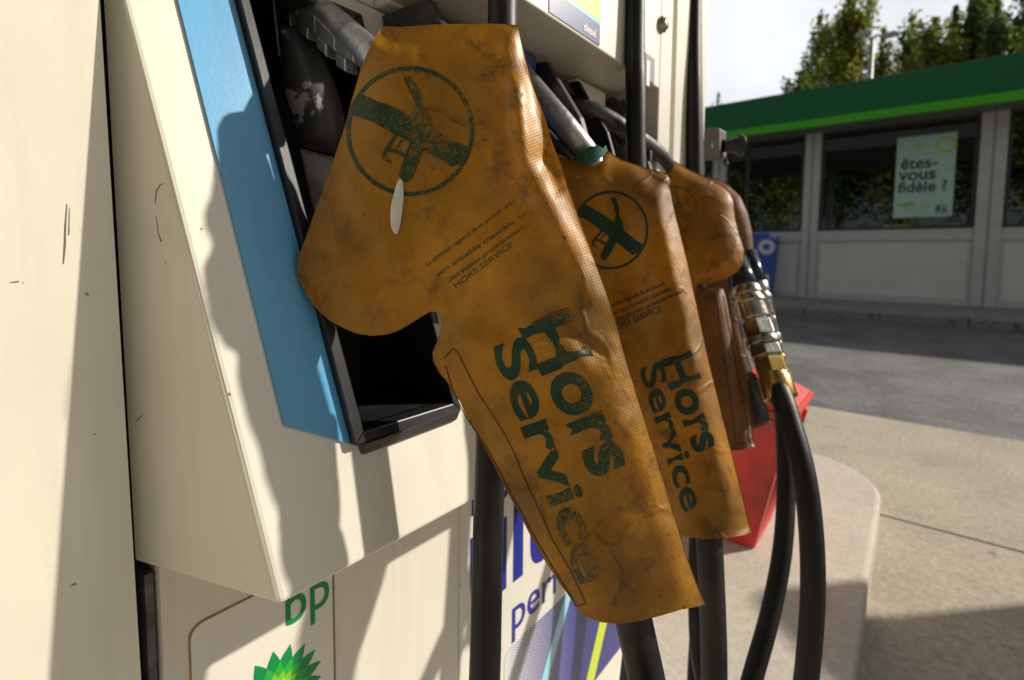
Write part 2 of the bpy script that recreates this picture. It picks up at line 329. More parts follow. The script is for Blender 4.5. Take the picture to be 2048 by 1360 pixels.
def patch(V, E, sp, rings=()):
    V = np.array(V, float); EE = V[np.array(E)]
    mn, mx = V.min(0), V.max(0)
    gx, gy = np.meshgrid(np.arange(mn[0], mx[0], sp), np.arange(mn[1], mx[1], sp)); gx = gx + (np.arange(gx.shape[0]) % 2)[:, None] * sp * .5
    G = np.stack([gx.ravel(), gy.ravel()], 1)
    if len(G):
        G = G[inside(G, EE)]
        if len(G): G = G[segdist(G, EE) > sp * .45]
    if rings:
        nx_ = np.roll(V, -1, 0) - np.roll(V, 1, 0); nx_ /= np.maximum(np.linalg.norm(nx_, axis=1), 1e-9)[:, None]; nrm = np.stack([-nx_[:,1], nx_[:,0]], 1)
        if not inside(V + nrm * .5, EE).mean() > .5: nrm = -nrm
        acc = []
        for r_ in rings:
            Q = V + nrm * r_; Q = Q[inside(Q, EE)]; Q = Q[segdist(Q, EE) > r_ * .93]; acc.append(Q)
        acc = np.concatenate(acc); keep = segdist(G, EE) > rings[-1] + sp * .6; G = G[keep]
        G = np.concatenate([G, acc]) if len(G) else acc
    allp = [Vector(q) for q in V] + [Vector(q) for q in G]
    o = delaunay_2d_cdt(allp, E, [], 0, 1e-6)
    P = np.array([tuple(q) for q in o[0]]); T = np.array([f for f in o[2]])
    c = P[T].mean(1); T = T[inside(c, EE)]
    return P, T
def densify(lp, step):
    out = []
    for i in range(len(lp)):
        a = lp[i]; b = lp[(i + 1) % len(lp)]; n = max(1, int(math.hypot(b[0]-a[0], b[1]-a[1]) / step))
        out += [(a[0] + (b[0]-a[0]) * k / n, a[1] + (b[1]-a[1]) * k / n) for k in range(n)]
    return out
_dg = None
def text2d(s, bold=.0, shear=0., spacing=1.0):
    """flat outline of the words: verts, boundary edges, tris; cap height about .7"""
    c = bpy.data.curves.new('t', 'FONT'); c.body = s; c.size = 1; c.offset = bold; c.shear = shear; c.space_character = spacing; c.resolution_u = 5
    o = bpy.data.objects.new('t', c); col.objects.link(o)
    dg = bpy.context.evaluated_depsgraph_get(); me = bpy.data.meshes.new_from_object(o.evaluated_get(dg))
    bm = bmesh.new(); bm.from_mesh(me); bmesh.ops.remove_doubles(bm, verts=bm.verts, dist=1e-4)
    bmesh.ops.triangulate(bm, faces=bm.faces)
    V = [(v.co.x, v.co.y) for v in bm.verts]; E = [(e.verts[0].index, e.verts[1].index) for e in bm.edges if len(e.link_faces) == 1]
    bm.verts.index_update(); T = [[v.index for v in f.verts] for f in bm.faces]
    bm.free(); bpy.data.objects.remove(o); bpy.data.curves.remove(c); bpy.data.meshes.remove(me)
    # keep only boundary verts referenced
    return V, E, T
def text_plane(mb, s, p0, du, dv, mi=0, bold=.02, shear=0., spacing=1., thick=0.0):
    """text lying in the plane p0 + x*du + y*dv (du, dv are vectors for one em)"""
    V, E, T = text2d(s, bold, shear, spacing); p0 = Vector(p0); du = Vector(du); dv = Vector(dv)
    mb.add([p0 + du * x + dv * y for x, y in V], T, mi)
def polyband(pts, w):     # band polygon round a polyline
    w = w if isinstance(w, (list, tuple)) else [w] * len(pts); L_ = []; R_ = []
    for i, p in enumerate(pts):
        a = pts[max(i-1, 0)]; b = pts[min(i+1, len(pts)-1)]; dx, dy = b[0]-a[0], b[1]-a[1]; l = math.hypot(dx, dy) or 1
        nx, ny = -dy / l, dx / l; L_.append((p[0] + nx*w[i]/2, p[1] + ny*w[i]/2)); R_.append((p[0] - nx*w[i]/2, p[1] - ny*w[i]/2))
    return L_ + R_[::-1]
# ================================================================== GROUND AND SETTING
concrete = simple('apron_concrete', (.37, .325, .25), .85, var=.14, vscale=2.2, bump=.5, bscale=40, dirt=(.16,.13,.10), dscale=5, dlo=.55, dhi=.95)
island_c = simple('island_concrete', (.49, .445, .37), .8, var=.12, vscale=3, bump=.45, bscale=60, dirt=(.30,.24,.18), dscale=6, dlo=.55, dhi=.95)
asphalt = simple('asphalt', (.105, .102, .105), .85, var=.25, vscale=1.2, bump=.9, bscale=120, dirt=(.17,.165,.16), dscale=2.5, dlo=.45, dhi=.7)
kerbm = simple('kerb_stone', (.30, .28, .26), .85, var=.2, vscale=3, bump=.4, bscale=30, dirt=(.12,.1,.09), dscale=3, dlo=.5, dhi=.7)
earth = simple('far_ground', (.10, .12, .06), .95, var=.3, vscale=.3)
Y_AS = onZ(1830, 847, 0).y          # concrete meets asphalt
Y_JT = onZ(1900, 1066, 0).y         # expansion joint
Y_KB = onZ(1800, 645, 0).y          # far kerb
Y_WL = onZ(1700, 600, .15).y        # kiosk wall
X_IE = onZ(1738, 1150, ISL).x       # island edge
print('Y asphalt', Y_AS, 'joint', Y_JT, 'kerb', Y_KB, 'wall', Y_WL, 'island edge', X_IE)
speckle(concrete); speckle(island_c, 70., .2); speckle(asphalt, 40., .5, (.04,.04,.042), 1.6, .58, .75); speckle(kerbm, 30., .4)
g = MB(); g.box((-300, -300, -.5), (300, 400, -.012)); tag(g.build('ground', earth), kind='structure')
g = MB(); g.box((-40, -40, -.3), (40, Y_KB + 1, -.006)); tag(g.build('road', asphalt), kind='structure')
g = MB(); g.box((-12, -8, -.2), (12, Y_JT - .008, 0.0)); g.box((-12, Y_JT + .008, -.2), (12, Y_AS, 0.0)); g.box((-12, Y_JT - .0079, -.2), (12, Y_JT + .0079, -.009), 1)
tag(g.build('concrete_apron', [concrete, M['gap_dark']]), kind='structure')
g = MB(); g.box((-40, Y_KB, -.2), (40, Y_KB + .22, .145), 0)
for i in range(-30, 31): g.box((i * 1.2, Y_KB - .004, -.1), (i * 1.2 + .02, Y_KB + .21, .149), 1)
tag(g.build('kerb', [kerbm, M['gap_dark']], bevel=.02), kind='structure')
g = MB(); g.box((-40, Y_KB + .222, -.2), (40, Y_WL + 12, .15)); tag(g.build('pavement', kerbm), kind='structure')
# fuel island with rounded end
YE = onZ(1600, 896, ISL).y; XL = -1.2
pts = [(XL, -3), (X_IE, -3)]; rr_ = .42
for k in range(13):
    a = R(90 * k / 12); pts.append((X_IE - rr_ + rr_ * math.cos(a), YE - rr_ + rr_ * math.sin(a)))
pts += [(XL, YE)]
g = MB(); g.prism([(x, y, -.1) for x, y in pts], (0, 0, ISL + .1)); o = g.build('fuel_island', island_c, bevel=.018, segs=3); tag(o, kind='structure')

# ================================================================== KIOSK
greyf = simple('grey_frame_paint', (.60, .59, .565), .5, var=.08)
panelm = simple('pale_panel', (.74, .76, .70), .55, var=.06, vscale=2)
dgreen = simple('dark_green_fascia', (.004, .15, .05), .4, var=.08, vscale=1)
bgreen = simple('bright_green_band', (.07, .52, .01), .4)
soff = simple('soffit', (.22, .20, .18), .7)
inter = simple('dark_interior', (.03, .03, .03), .8, var=.3, vscale=1)
def glassmat():
    m, nt, b = newmat('shop_glass'); L = nt.links.new
    gl = N(nt, 'ShaderNodeBsdfGlossy'); gl.inputs['Roughness'].default_value = .015; gl.inputs['Color'].default_value = (.9, .95, 1, 1)
    tr = N(nt, 'ShaderNodeBsdfTransparent'); tr.inputs['Color'].default_value = (.62, .68, .68, 1)
    fr = N(nt, 'ShaderNodeFresnel'); fr.inputs['IOR'].default_value = 1.5
    mr = N(nt, 'ShaderNodeMapRange'); mr.inputs['To Min'].default_value = .045; mr.inputs['To Max'].default_value = 1.0; L(fr.outputs['Fac'], mr.inputs['Value'])
    ms = N(nt, 'ShaderNodeMixShader'); L(mr.outputs['Result'], ms.inputs['Fac']); L(tr.outputs['BSDF'], ms.inputs[1]); L(gl.outputs['BSDF'], ms.inputs[2])
    L(ms.outputs['Shader'], nt.nodes['Material Output'].inputs['Surface']); return m
glass = glassmat()
Yw = Y_WL
def kx(px, py=350): return onY(px, py, Yw).x
zsill = onY(1800, 459, Yw).z; zwt = onY(1800, 246, Yw).z
Yf = Yw - .8                                           # fascia stands forward of the wall
zf1 = onY(1732, 158, Yf).z; zfm = onY(1732, 223, Yf).z; zf0 = onY(1732, 240, Yf).z
posts = [kx(1440) - 2.6, kx(1440), kx(1625), kx(1983), kx(1983) + (kx(1983) - kx(1625)), kx(1983) + 2 * (kx(1983) - kx(1625))]
print('kiosk z', zsill, zwt, zf0, zf1, posts)
x0, x1 = posts[0] - .2, posts[-1] + .3
kb = empty('petrol_kiosk', ((x0 + x1) / 2, Yw, .15), 'long low shop kiosk with green roof band, grey frames and dark windows across the road', 'kiosk')
g = MB(); g.box((x0, Yw + .3, .15), (x0 + .2, Yw + 8, zf0)); g.box((x1 - .2, Yw + .3, .15), (x1, Yw + 8, zf0)); g.box((x0, Yw + 8, .15), (x1, Yw + 8.2, zf0))
g.build('wall', inter, kb)
g = MB(); g.box((x0, Yf + .06, zf0 + .003), (x1 + 1, Yw + 8.3, zf1 - .05)); g.build('roof', soff, kb)
g = MB(); g.box((x0 - 1, Yf, zfm), (x1 + 1.2, Yf + .055, zf1)); g.build('fascia', dgreen, kb, bevel=.01)
g = MB(); g.box((x0 - 1, Yf - .01, zf0), (x1 + 1.2, Yf + .055, zfm - .004)); g.build('fascia_stripe', bgreen, kb)
g = MB(); g.box((x0, Yw - .02, zwt), (x1, Yw + .25, zf0)); g.build('head_frame', soff, kb)
pw = .17
for i, x in enumerate(posts):
    g = MB(); ww = pw * (1.2 if i == 3 else 1)
    g.box((x - ww, Yw - .06, .15), (x - .02, Yw + .12, zwt - .003)); g.box((x + .02, Yw - .06, .15), (x + ww, Yw + .12, zwt - .003)); g.box((x - .02, Yw - .02, .15), (x + .02, Yw + .1, zwt - .003))
    g.build('post', greyf, kb, bevel=.01)
for i in range(len(posts) - 1):
    a = posts[i] + pw * (1.2 if i == 3 else 1) + .003; b = posts[i + 1] - pw * (1.2 if i == 2 else 1) - .003
    g = MB(); g.box((a, Yw + .02, .30), (b, Yw + .06, zsill - .25)); pn = g.build('lower_panel', panelm, kb)
    g = MB(); g.box((a, Yw - .03, .15), (b, Yw + .1, .297)); g.box((a, Yw - .03, zsill - .247), (b, Yw + .1, zsill - .003))
    g.box((a, Yw - .01, .30), (a + .06, Yw + .015, zsill - .25)); g.box((b - .06, Yw - .01, .30), (b, Yw + .015, zsill - .25)); g.build('panel_frame', greyf, kb, bevel=.008)
    wf = MB(); t_ = .07
    wf.box((a, Yw, zsill), (b, Yw + .07, zsill + t_)); wf.box((a, Yw, zwt - t_), (b, Yw + .07, zwt - .003))
    wf.box((a, Yw, zsill + t_), (a + t_, Yw + .07, zwt - t_)); wf.box((b - t_, Yw, zsill + t_), (b, Yw + .07, zwt - t_))
    if i == 1: xm = kx(1495, 360); wf.box((xm - .04, Yw, zsill + t_), (xm + .04, Yw + .07, zwt - t_))
    wfo = wf.build('window', simple('dark_window_frame', (.05, .05, .05), .5) if 'wfm' not in M else M['wfm'], kb); M['wfm'] = wfo.data.materials[0]
    g = MB(); g.box((a + t_, Yw + .03, zsill + t_), (b - t_, Yw + .036, zwt - t_)); g.build('pane', glass, wfo)
# things inside the shop seen through the glass
shelfm = simple('shop_shelf', (.25, .25, .24), .6); blk = simple('pale_goods', (.42, .50, .36), .6); yl = simple('yellow_goods', (.55, .55, .12), .6); bl2 = simple('blue_goods', (.10, .16, .40), .6)
k_ = 0
for i, (px0, px1, py0, py1, m_) in enumerate([(1430, 1608, 428, 452, shelfm), (1575, 1600, 398, 418, yl), (1578, 1598, 424, 446, blk), (1745, 1772, 405, 440, blk), (1920, 1932, 404, 414, shelfm), (1500, 1530, 355, 372, shelfm)]):
    a = onY(px0, py1, Yw + 1.0 + .13 * i); b = onY(px1, py0, Yw + 1.0 + .13 * i)
    zl = a.z - .0
    g = MB(); g.box((a.x, Yw + 1.0 + .13 * i, a.z), (b.x, Yw + 1.5 + .13 * i, b.z)); g.box((a.x + .02, Yw + 1.05 + .13 * i, .15), (b.x - .02, Yw + 1.45 + .13 * i, a.z - .003), 1)
    lab = ['long grey counter inside the left shop window', 'yellow display box behind the left window', 'pale green box below the yellow display box',
           'pale green display stand left of the poster behind the glass', 'small grey box on a stand right of the poster behind the glass', 'small grey box on a stand deep inside the left shop window'][i]
    tag(g.build('shop_counter' if i == 0 else 'display_stand', [m_, inter], bevel=.01), lab, 'counter' if i == 0 else 'display')
for i in range(3):
    a = onY(1478, 345 - i * 26, Yw + 3); b = onY(1545, 337 - i * 26, Yw + 3)
    g = MB(); g.box((a.x, Yw + 3, a.z), (b.x, Yw + 3.3, b.z)); g.box((a.x, Yw + 3.25, a.z - .9 if i < 1 else a.z - .38), (a.x + .05, Yw + 3.3, a.z - .003))
    tag(g.build('wall_shelf', bl2, bevel=.005), ['lowest', 'middle', 'topmost'][i] + ' of three blue shelves inside the left shop window', 'shelf', 'blue shelves inside the shop')
# floor of the shop
g = MB(); g.box((x0 + .2, Yw + .12, .152), (x1 - .2, Yw + 8, .16)); g.build('floor', inter, kb)
# poster
pc = [onY(x, y, Yw + .012) for x, y in [(1793, 276), (1912, 264), (1907, 432), (1788, 436)]]
px0_, px1_ = (pc[0].x + pc[3].x) / 2, (pc[1].x + pc[2].x) / 2; pz1, pz0 = (pc[0].z + pc[1].z) / 2, (pc[2].z + pc[3].z) / 2
pw_, ph_ = px1_ - px0_, pz1 - pz0
posm = simple('poster_paper', (.50, .74, .64), .5, var=.06); ink = simple('poster_ink', (.035, .06, .05), .6); pyel = simple('poster_yellow', (.55, .62, .10), .6); pgr = simple('poster_green', (.15, .42, .10), .6)
YP = Yw + .022
po = empty('poster', ((px0_ + px1_) / 2, YP, pz0), 'pale green poster with dark lettering on the middle kiosk window', 'poster')
g = MB(); g.box((px0_, YP, pz0), (px1_, YP + .004, pz1)); g.build('sheet', posm, po)
g = MB()
for i, (t, fx, fz, sz) in enumerate([('êtes-', .08, .605, .195), ('vous', .07, .465, .205), ('fidèle ?', .06, .315, .185)]):
    text_plane(g, t, (px0_ + fx * pw_, YP - .003, pz0 + fz * ph_), (sz * ph_ * .93, 0, 0), (0, 0, sz * ph_), 0, bold=.022)
def ring(mb, cx, cz, r, w, mi, n=28, ser=True, axis='y', y=0):
    for k in range(n):
        a0 = 2*math.pi*k/n; a1 = 2*math.pi*(k+1)/n
        ro = r + (w*.35 if (ser and k % 2) else 0)
        mb.add([(cx+math.cos(a0)*ro, y, cz+math.sin(a0)*ro), (cx+math.cos(a1)*ro, y, cz+math.sin(a1)*ro), (cx+math.cos(a1)*(r-w), y, cz+math.sin(a1)*(r-w)), (cx+math.cos(a0)*(r-w), y, cz+math.sin(a0)*(r-w))], [(0,1,2,3)], mi)
ring(g, px0_ + .83*pw_, pz0 + .86*ph_, .17*pw_, .04*pw_, 1, y=YP-.002); ring(g, px0_ + .40*pw_, pz0 + .86*ph_, .07*pw_, .03*pw_, 1, y=YP-.002)
ring(g, px0_ + .27*pw_, pz0 + .14*ph_, .10*pw_, .025*pw_, 1, y=YP-.002); ring(g, px0_ + .55*pw_, pz0 + .14*ph_, .07*pw_, .025*pw_, 1, y=YP-.002)
g.box((px0_+.06*pw_, YP-.003, pz0+.155*ph_), (px0_+.36*pw_, YP-.001, pz0+.175*ph_), 2); 
for a, b, c, d in [(.72,.04,.93,.055), (.73,.07,.80,.12), (.82,.07,.92,.10), (.74,.125,.92,.14)]: g.box((px0_+a*pw_, YP-.003, pz0+b*ph_), (px0_+c*pw_, YP-.001, pz0+d*ph_), 0)
g.build('printing', [ink, pyel, pgr], po)
# move poster in front? it hangs inside: the pane stands 8 mm behind it
# blue bin board in front of wall
YB = Yw - .55
b00 = onY(1500, 590, YB); b11 = onY(1553, 466, YB); bxl = onY(1503, 466, YB).x - .55
bb = empty('blue_bin', ((bxl + b11.x) / 2, YB, .15), 'tall blue recycling bin with white flower emblem standing against the kiosk wall', 'bin')
bluep = simple('blue_bin_plastic', (.035, .12, .52), .45, var=.08)
whitep = simple('white_print', (.75, .77, .78), .5); greenp = simple('green_print', (.05, .3, .05), .5)
g = MB(); zt = b11.z
g.prism([(bxl, YB, .15), (b11.x - .10, YB, .15), (b11.x, YB, zt - .12), (b11.x - .04, YB, zt - .02), (b11.x - .12, YB, zt), (bxl, YB, zt)], (0, .42, 0)); g.build('body', bluep, bb, bevel=.03)
cc = onY(1533, 494, YB - .006); g = MB(); rr = .20
for k in range(12):
    a = 2*math.pi*k/12; p = (cc.x + math.cos(a)*rr*.72, cc.z + math.sin(a)*rr*.72); n_ = 8
    g.add([(p[0] + math.cos(2*math.pi*j/n_)*rr*.26, YB-.008, p[1] + math.sin(2*math.pi*j/n_)*rr*.26) for j in range(n_)], [list(range(n_))])
ring(g, cc.x, cc.z, rr*.8, rr*.4, 0, ser=False, y=YB-.012)
g.build('emblem', [whitep, greenp], bb); g = MB(); text_plane(g, 'bp', (cc.x + .06, YB - .008, cc.z + .24), (.2, 0, 0), (0, 0, .2), 0, bold=.01)
g.build('lettering', [whitep], bb); g = MB(); l0 = onY(1511, 570, YB); l1 = onY(1539, 549, YB); g.box((l0.x, YB - .01, l0.z + .05), (l1.x, YB - .006, l1.z)); g.box((l0.x, YB - .01, l0.z - .05), (l1.x - .02, YB - .006, l0.z + .046), 1)
g.build('label_card', [whitep, greenp], bb)
# street lamp behind the kiosk
YL = Yw + 12; lp = onY(1740, 160, YL); zl = onY(1740, 75, YL).z
lampm = simple('galvanised_pole', (.42, .42, .41), .5, .4)
lo = empty('street_lamp', (lp.x, YL, 0), 'tall grey street lamp with two heads rising behind the kiosk roof', 'street lamp')
g = MB(); g.lathe((lp.x, YL, 0), (lp.x, YL, zl), [(0, .14), (zl * .5, .11), (zl, .08)], 12); g.build('pole', lampm, lo)
for sx, dz, ln in ((-1, .15, .5), (1, -.1, 1.0)):
    g = MB(); g.tube([(lp.x, YL, zl - .1), (lp.x + sx * .15, YL, zl + .02), (lp.x + sx * ln * .4, YL, zl + dz)], .05, 8); g.build('arm', lampm, lo)
    hd = MB(); cxh = lp.x + sx * ln * .62; hd.prism([(cxh - .30, YL - .15, zl + dz), (cxh - .2, YL - .15, zl + dz + .12), (cxh + .1, YL - .15, zl + dz + .14), (cxh + .30, YL - .15, zl + dz + .03), (cxh + .27, YL - .15, zl + dz - .05), (cxh - .26, YL - .15, zl + dz - .06)], (0, .3, 0)); hd.build('lamp_head', lampm, lo, bevel=.04)

# ================================================================== TREES
def leafmat(name, c):
    m, nt, b = newmat(name); L = nt.links.new
    b.inputs['Roughness'].default_value = .6
    ge = N(nt, 'ShaderNodeNewGeometry'); rp = N(nt, 'ShaderNodeMapRange'); rp.inputs['To Min'].default_value = .55; rp.inputs['To Max'].default_value = 1.5
    L(ge.outputs['Random Per Island'], rp.inputs['Value'])
    hs = N(nt, 'ShaderNodeMix', data_type='RGBA', blend_type='MULTIPLY'); hs.inputs['Factor'].default_value = 1; hs.inputs['A'].default_value = (*c, 1); L(rp.outputs['Result'], hs.inputs['B'])
    L(hs.outputs['Result'], b.inputs['Base Color'])
    tr = N(nt, 'ShaderNodeBsdfTranslucent'); L(hs.outputs['Result'], tr.inputs['Color'])
    ms = N(nt, 'ShaderNodeMixShader'); ms.inputs['Fac'].default_value = .55
    L(b.outputs['BSDF'], ms.inputs[1]); L(tr.outputs['BSDF'], ms.inputs[2]); L(ms.outputs['Shader'], nt.nodes['Material Output'].inputs['Surface']); return m
lf = [leafmat('poplar_leaf', (.16, .23, .045)), leafmat('olive_leaf', (.12, .19, .04)), leafmat('yellowing_leaf', (.25, .28, .04))]
bark = simple('bark', (.09, .07, .05), .9, bump=.6, bscale=8)
def tree(x, y, h, wd, seed, mat, label, cat='tree', n=7000, grp='trees behind the kiosk', sharp=.75, leaf=.11):
    rnd = random.Random(seed); t = empty('poplar_tree', (x, y, 0), label, cat, grp)
    tk = MB(); top = Vector((x + rnd.uniform(-.2, .2), y, h * .93)); tk.tube([(x, y, 0), (x + .05, y, h * .4), top], [.22, .13, .02], 8, sub=4)
    rg = np.random.default_rng(seed); cl = []
    nb = 46
    for k in range(nb):
        f = rnd.uniform(.16, 1) ** .8; z0 = h * f * .86; an = rnd.uniform(0, 6.283)
        rad = wd * (math.sin(math.pi * min(1, (1 - f) * .9 + .12)) ** sharp) * rnd.uniform(.35, 1.05)
        e = Vector((x + math.cos(an) * rad, y + math.sin(an) * rad, min(h, z0 + rad * 1.6 + rnd.uniform(.1, .6))))
        a = Vector((x, y, z0)); tk.tube([a, (a + e) / 2 + Vector((0, 0, -.1)), e], [.05 * (1.2 - f), .03, .008], 5, sub=2)
        for q in range(3): tt = .45 + .28 * q; cl.append((a.lerp(e, tt), .22 + .3 * rnd.random() * (1.1 - f)))
    tk.build('trunk', bark, t)
    for k in range(18): f = k / 17; cl.append((Vector((x, y, h * (.5 + .5 * f))), .30 * (1.1 - f) + .08))
    C = np.array([tuple(c[0]) for c in cl]); S = np.array([c[1] for c in cl]) * wd * .9
    ix = rg.integers(0, len(cl), n); P = C[ix] + rg.normal(size=(n, 3)) * S[ix][:, None] * np.array([.55, .55, 1.0])
    A = rg.normal(size=(n, 3)); A /= np.linalg.norm(A, axis=1)[:, None]; B = np.cross(A, rg.normal(size=(n, 3))); B /= np.linalg.norm(B, axis=1)[:, None]
    s = leaf * rg.uniform(.6, 1.3, n)[:, None]
    V = np.stack([P - A*s, P + B*s*.6, P + A*s, P - B*s*.6], 1).reshape(-1, 3) * U
    me = bpy.data.meshes.new('crown'); me.from_pydata(V.tolist(), [], np.arange(4 * n).reshape(-1, 4).tolist()); me.materials.append(mat)
    o = bpy.data.objects.new('crown', me); col.objects.link(o); o.parent = t; o.matrix_parent_inverse = Matrix.Translation(-t.location)
    return t
YT = Yw + 17
TL = [(1437, 190, .7, 3, 0, 'small dark tree far left above the kiosk roof', 2500), (1600, 150, 1.1, 4, 1, 'low loose tree at the left end of the poplar row', 6000),
      (1640, 35, 1.0, 11, 0, 'slim poplar with a thin spiky top left of the street lamp', 6500), (1703, -25, 1.5, 12, 2, 'tallest dense yellow-green poplar just left of the street lamp', 12000),
      (1768, 60, 1.0, 7, 2, 'small yellowing poplar just right of the street lamp', 6000), (1825, 35, 1.2, 15, 0, 'loose feathery poplar second to the right of the street lamp', 7000),
      (1872, 45, 1.2, 9, 2, 'broad yellow-green poplar third to the right of the street lamp', 9000), (1912, 20, .9, 10, 1, 'narrow dark poplar left of the tall right-hand pair', 7000),
      (1950, -40, 1.3, 21, 1, 'tall dark poplar reaching out of the top edge', 11000), (1996, -5, .7, 12, 1, 'thin dark poplar spire near the right edge', 5000),
      (2035, 50, 1.1, 13, 0, 'loose poplar at the right edge', 7000), (2090, -60, 1.5, 14, 1, 'large poplar cut by the right edge', 9000)]
for i, (px, py, wd, sd, mi, lab, n) in enumerate(TL):
    yy = YT + (i % 3) * 1.5; p = onY(px, py, yy); tree(p.x, yy, p.z, wd * 1.08, sd, lf[mi], lab, n=n)
# trees behind the viewer, mirrored in the shop windows
for i, (x, y, h, wd) in enumerate([(-11.5, -15, 12, 3.4), (-7.8, -14, 13, 3.2), (-4.2, -16, 14, 3.2), (-.6, -14, 13, 3.2), (3.0, -15, 14, 3.2), (6.6, -14, 12, 3.0), (10.5, -17, 14, 3.2)]):
    tree(x, y, h, wd, 40 + i, lf[1 + i % 2], 'tree behind the viewer, number ' + ['one', 'two', 'three', 'four', 'five', 'six', 'seven'][i] + ' from the pump side', n=9000, grp='trees mirrored in the shop windows', sharp=.5, leaf=.2)

# ================================================================== FUEL PUMP
YR = 1.20                                              # far end of the dispenser
pump = empty('fuel_pump', (-.3, .66, ISL), 'cream petrol dispenser with blue and navy plates and black nozzle pockets', 'fuel pump')
g = MB(); g.box((-.75, .137, ISL), (0, YR, ZB + .05)); g.build('lower_panel', M['cream'], pump, bevel=.004)
# column on the left with a dark gap
yc = lambda z: .1132 + (H + .25 - z) * .012
g = MB(); g.hexa([(-.8,-1.6,ISL),(.004,-1.6,ISL),(.004,yc(ISL),ISL),(-.8,yc(ISL),ISL),(-.8,-1.6,2.6),(.004,-1.6,2.6),(.004,yc(2.6),2.6),(-.8,yc(2.6),2.6)]); 
for pts_, w_ in (([(134,408),(131,450),(130,490),(127,528)], [1.5,3,4,2]), ([(139,415),(138,470)], [1,2]), ([(20,565),(38,563)], [1.5,3])):
    lp_ = polyband(pts_, w_); g.add([onX(x_, y_, .0043) for x_, y_ in lp_], [list(range(len(lp_)))], 1)
g.build('side_column', [M['cream2'], M['scuff']], pump)
g = MB(); g.hexa([(-.7,yc(ISL)+.001,ISL),(-.03,yc(ISL)+.001,ISL),(-.03,.1365,ISL),(-.7,.1365,ISL),(-.7,yc(2.5)+.001,2.5),(-.03,yc(2.5)+.001,2.5),(-.03,.125,2.5),(-.7,.125,2.5)]); g.build('seam', M['gap_dark'], pump)
g = MB(); g.box((-.028, .129, ISL), (-.008, .1355, ZB)); g.build('edge_profile', simple('mottled_edge', (.10,.10,.105), .6, .3, var=.5, vscale=60, bump=.6, bscale=90), pump)
# upper housing with slanted face and pockets
NP = 4; POFF = (0, .180, .400, .604); PWID = (.138, .105, .105, .095)
def yface(px, py): p = onF(px, py); return (p.y, p.z)
PA, PB = yface(699, 888), yface(468, 0); LEAN = (PB[0] - PA[0]) / (PB[1] - PA[1])
print('pocket', PA, PB, LEAN)
def pocketquad(k, inset=0.0, ztop=H + .262, zbot=PA[1]):
    yl = lambda z: PA[0] + POFF[k] + LEAN * (z - zbot); w_ = PWID[k]
    return [(yl(zbot) + inset, zbot + inset), (yl(zbot) + w_ - inset, zbot + inset), (yl(ztop) + w_ - inset, ztop - inset), (yl(ztop) + inset, ztop - inset)]
yl_face = lambda z: .184 - .127 * (z - ZB)               # left edge of the front face
outer = [(yl_face(ZB), ZB), (YR, ZB), (YR, ZT), (yl_face(ZT), ZT)]
V, E = loops_edges([outer] + [pocketquad(k) for k in range(NP)])
P, T = patch(V, E, .5)
g = MB(); g.add([(faceX(z), y, z) for y, z in P], T.tolist())
gl = len(g.v)
g.add([(faceX(ZB), yl_face(ZB), ZB), (faceX(ZT), yl_face(ZT), ZT), (-.012, .1195, ZT), (-.012, .1245, ZB + .012)], [(0, 1, 2, 3)])       # left cheek
g.add([(faceX(ZB), yl_face(ZB), ZB), (faceX(ZB), YR, ZB), (-.012, YR, ZB + .012), (-.012, .1245, ZB + .012)], [(0, 1, 2, 3)])            # underside
g.add([(faceX(ZB), YR, ZB), (faceX(ZT), YR, ZT), (-.3, YR, ZT), (-.3, YR, ZB)], [(0, 1, 2, 3)])
a_, b_, c_ = Vector((faceX(ZB), yl_face(ZB), ZB)), Vector((faceX(ZT), yl_face(ZT), ZT)), Vector((-.012, .1245, ZB + .012))
nn = (b_ - a_).cross(c_ - a_).normalized()
if nn.dot(CP - a_) < 0: nn = -nn
sg_ = MB()
for pts_, w_ in (([(330,366),(321,371),(314,383),(312,408)], [1,2.5,3,2]), ([(314,432),(318,465),(324,484)], [1.5,2,3.5]), ([(275,842),(286,828)], [3,1])):
    lp_ = polyband(pts_, w_); vs_ = []
    for x_, y_ in lp_:
        r_ = ray(x_, y_); t_ = (a_ - CP).dot(nn) / r_.dot(nn); vs_.append(CP + r_ * t_ + nn * .0006)
    sg_.add(vs_, [list(range(len(lp_)))])
sg_.build('scuff_marks', M['scuff'], pump)
ho = g.build('upper_housing', M['cream'], pump)
me = ho.data; bm = bmesh.new(); bm.from_mesh(me); bmesh.ops.remove_doubles(bm, verts=bm.verts, dist=1e-5); bmesh.ops.recalc_face_normals(bm, faces=bm.faces)
ed = [e for e in bm.edges if len(e.link_faces) == 2 and e.calc_face_angle() > .5]
bmesh.ops.bevel(bm, geom=ed, offset=.004, segments=3, affect='EDGES', profile=.5); 
for f in bm.faces: f.smooth = False
bm.to_mesh(me); bm.free()
# coloured plates
def yface(px, py): p = onF(px, py); return (p.y, p.z)
pl = [yface(347, 0), yface(466, 0), yface(585, 465), yface(698, 886), yface(566, 850), yface(461, 465)]
zt_ = H + .276; sl_ = .155
pl = [(pl[4][0] - (-sl_) * 0, pl[4][1]), pl[3], (pocketquad(0)[3][0] - .004, zt_), (yface(347, 0)[0] - .006, zt_)]
def plate(mb, quad, th=.0025, mi=0):
    n = len(quad); a = [(faceX(z) + th, y, z) for y, z in quad]; b = [(faceX(z) + .0003, y, z) for y, z in quad]
    mb.add(a + b, [list(range(n))] + [(i, (i+1) % n, n + (i+1) % n, n + i) for i in range(n)], mi)
g = MB(); plate(g, pl); g.build('blue_plate', M['blue'], pump)
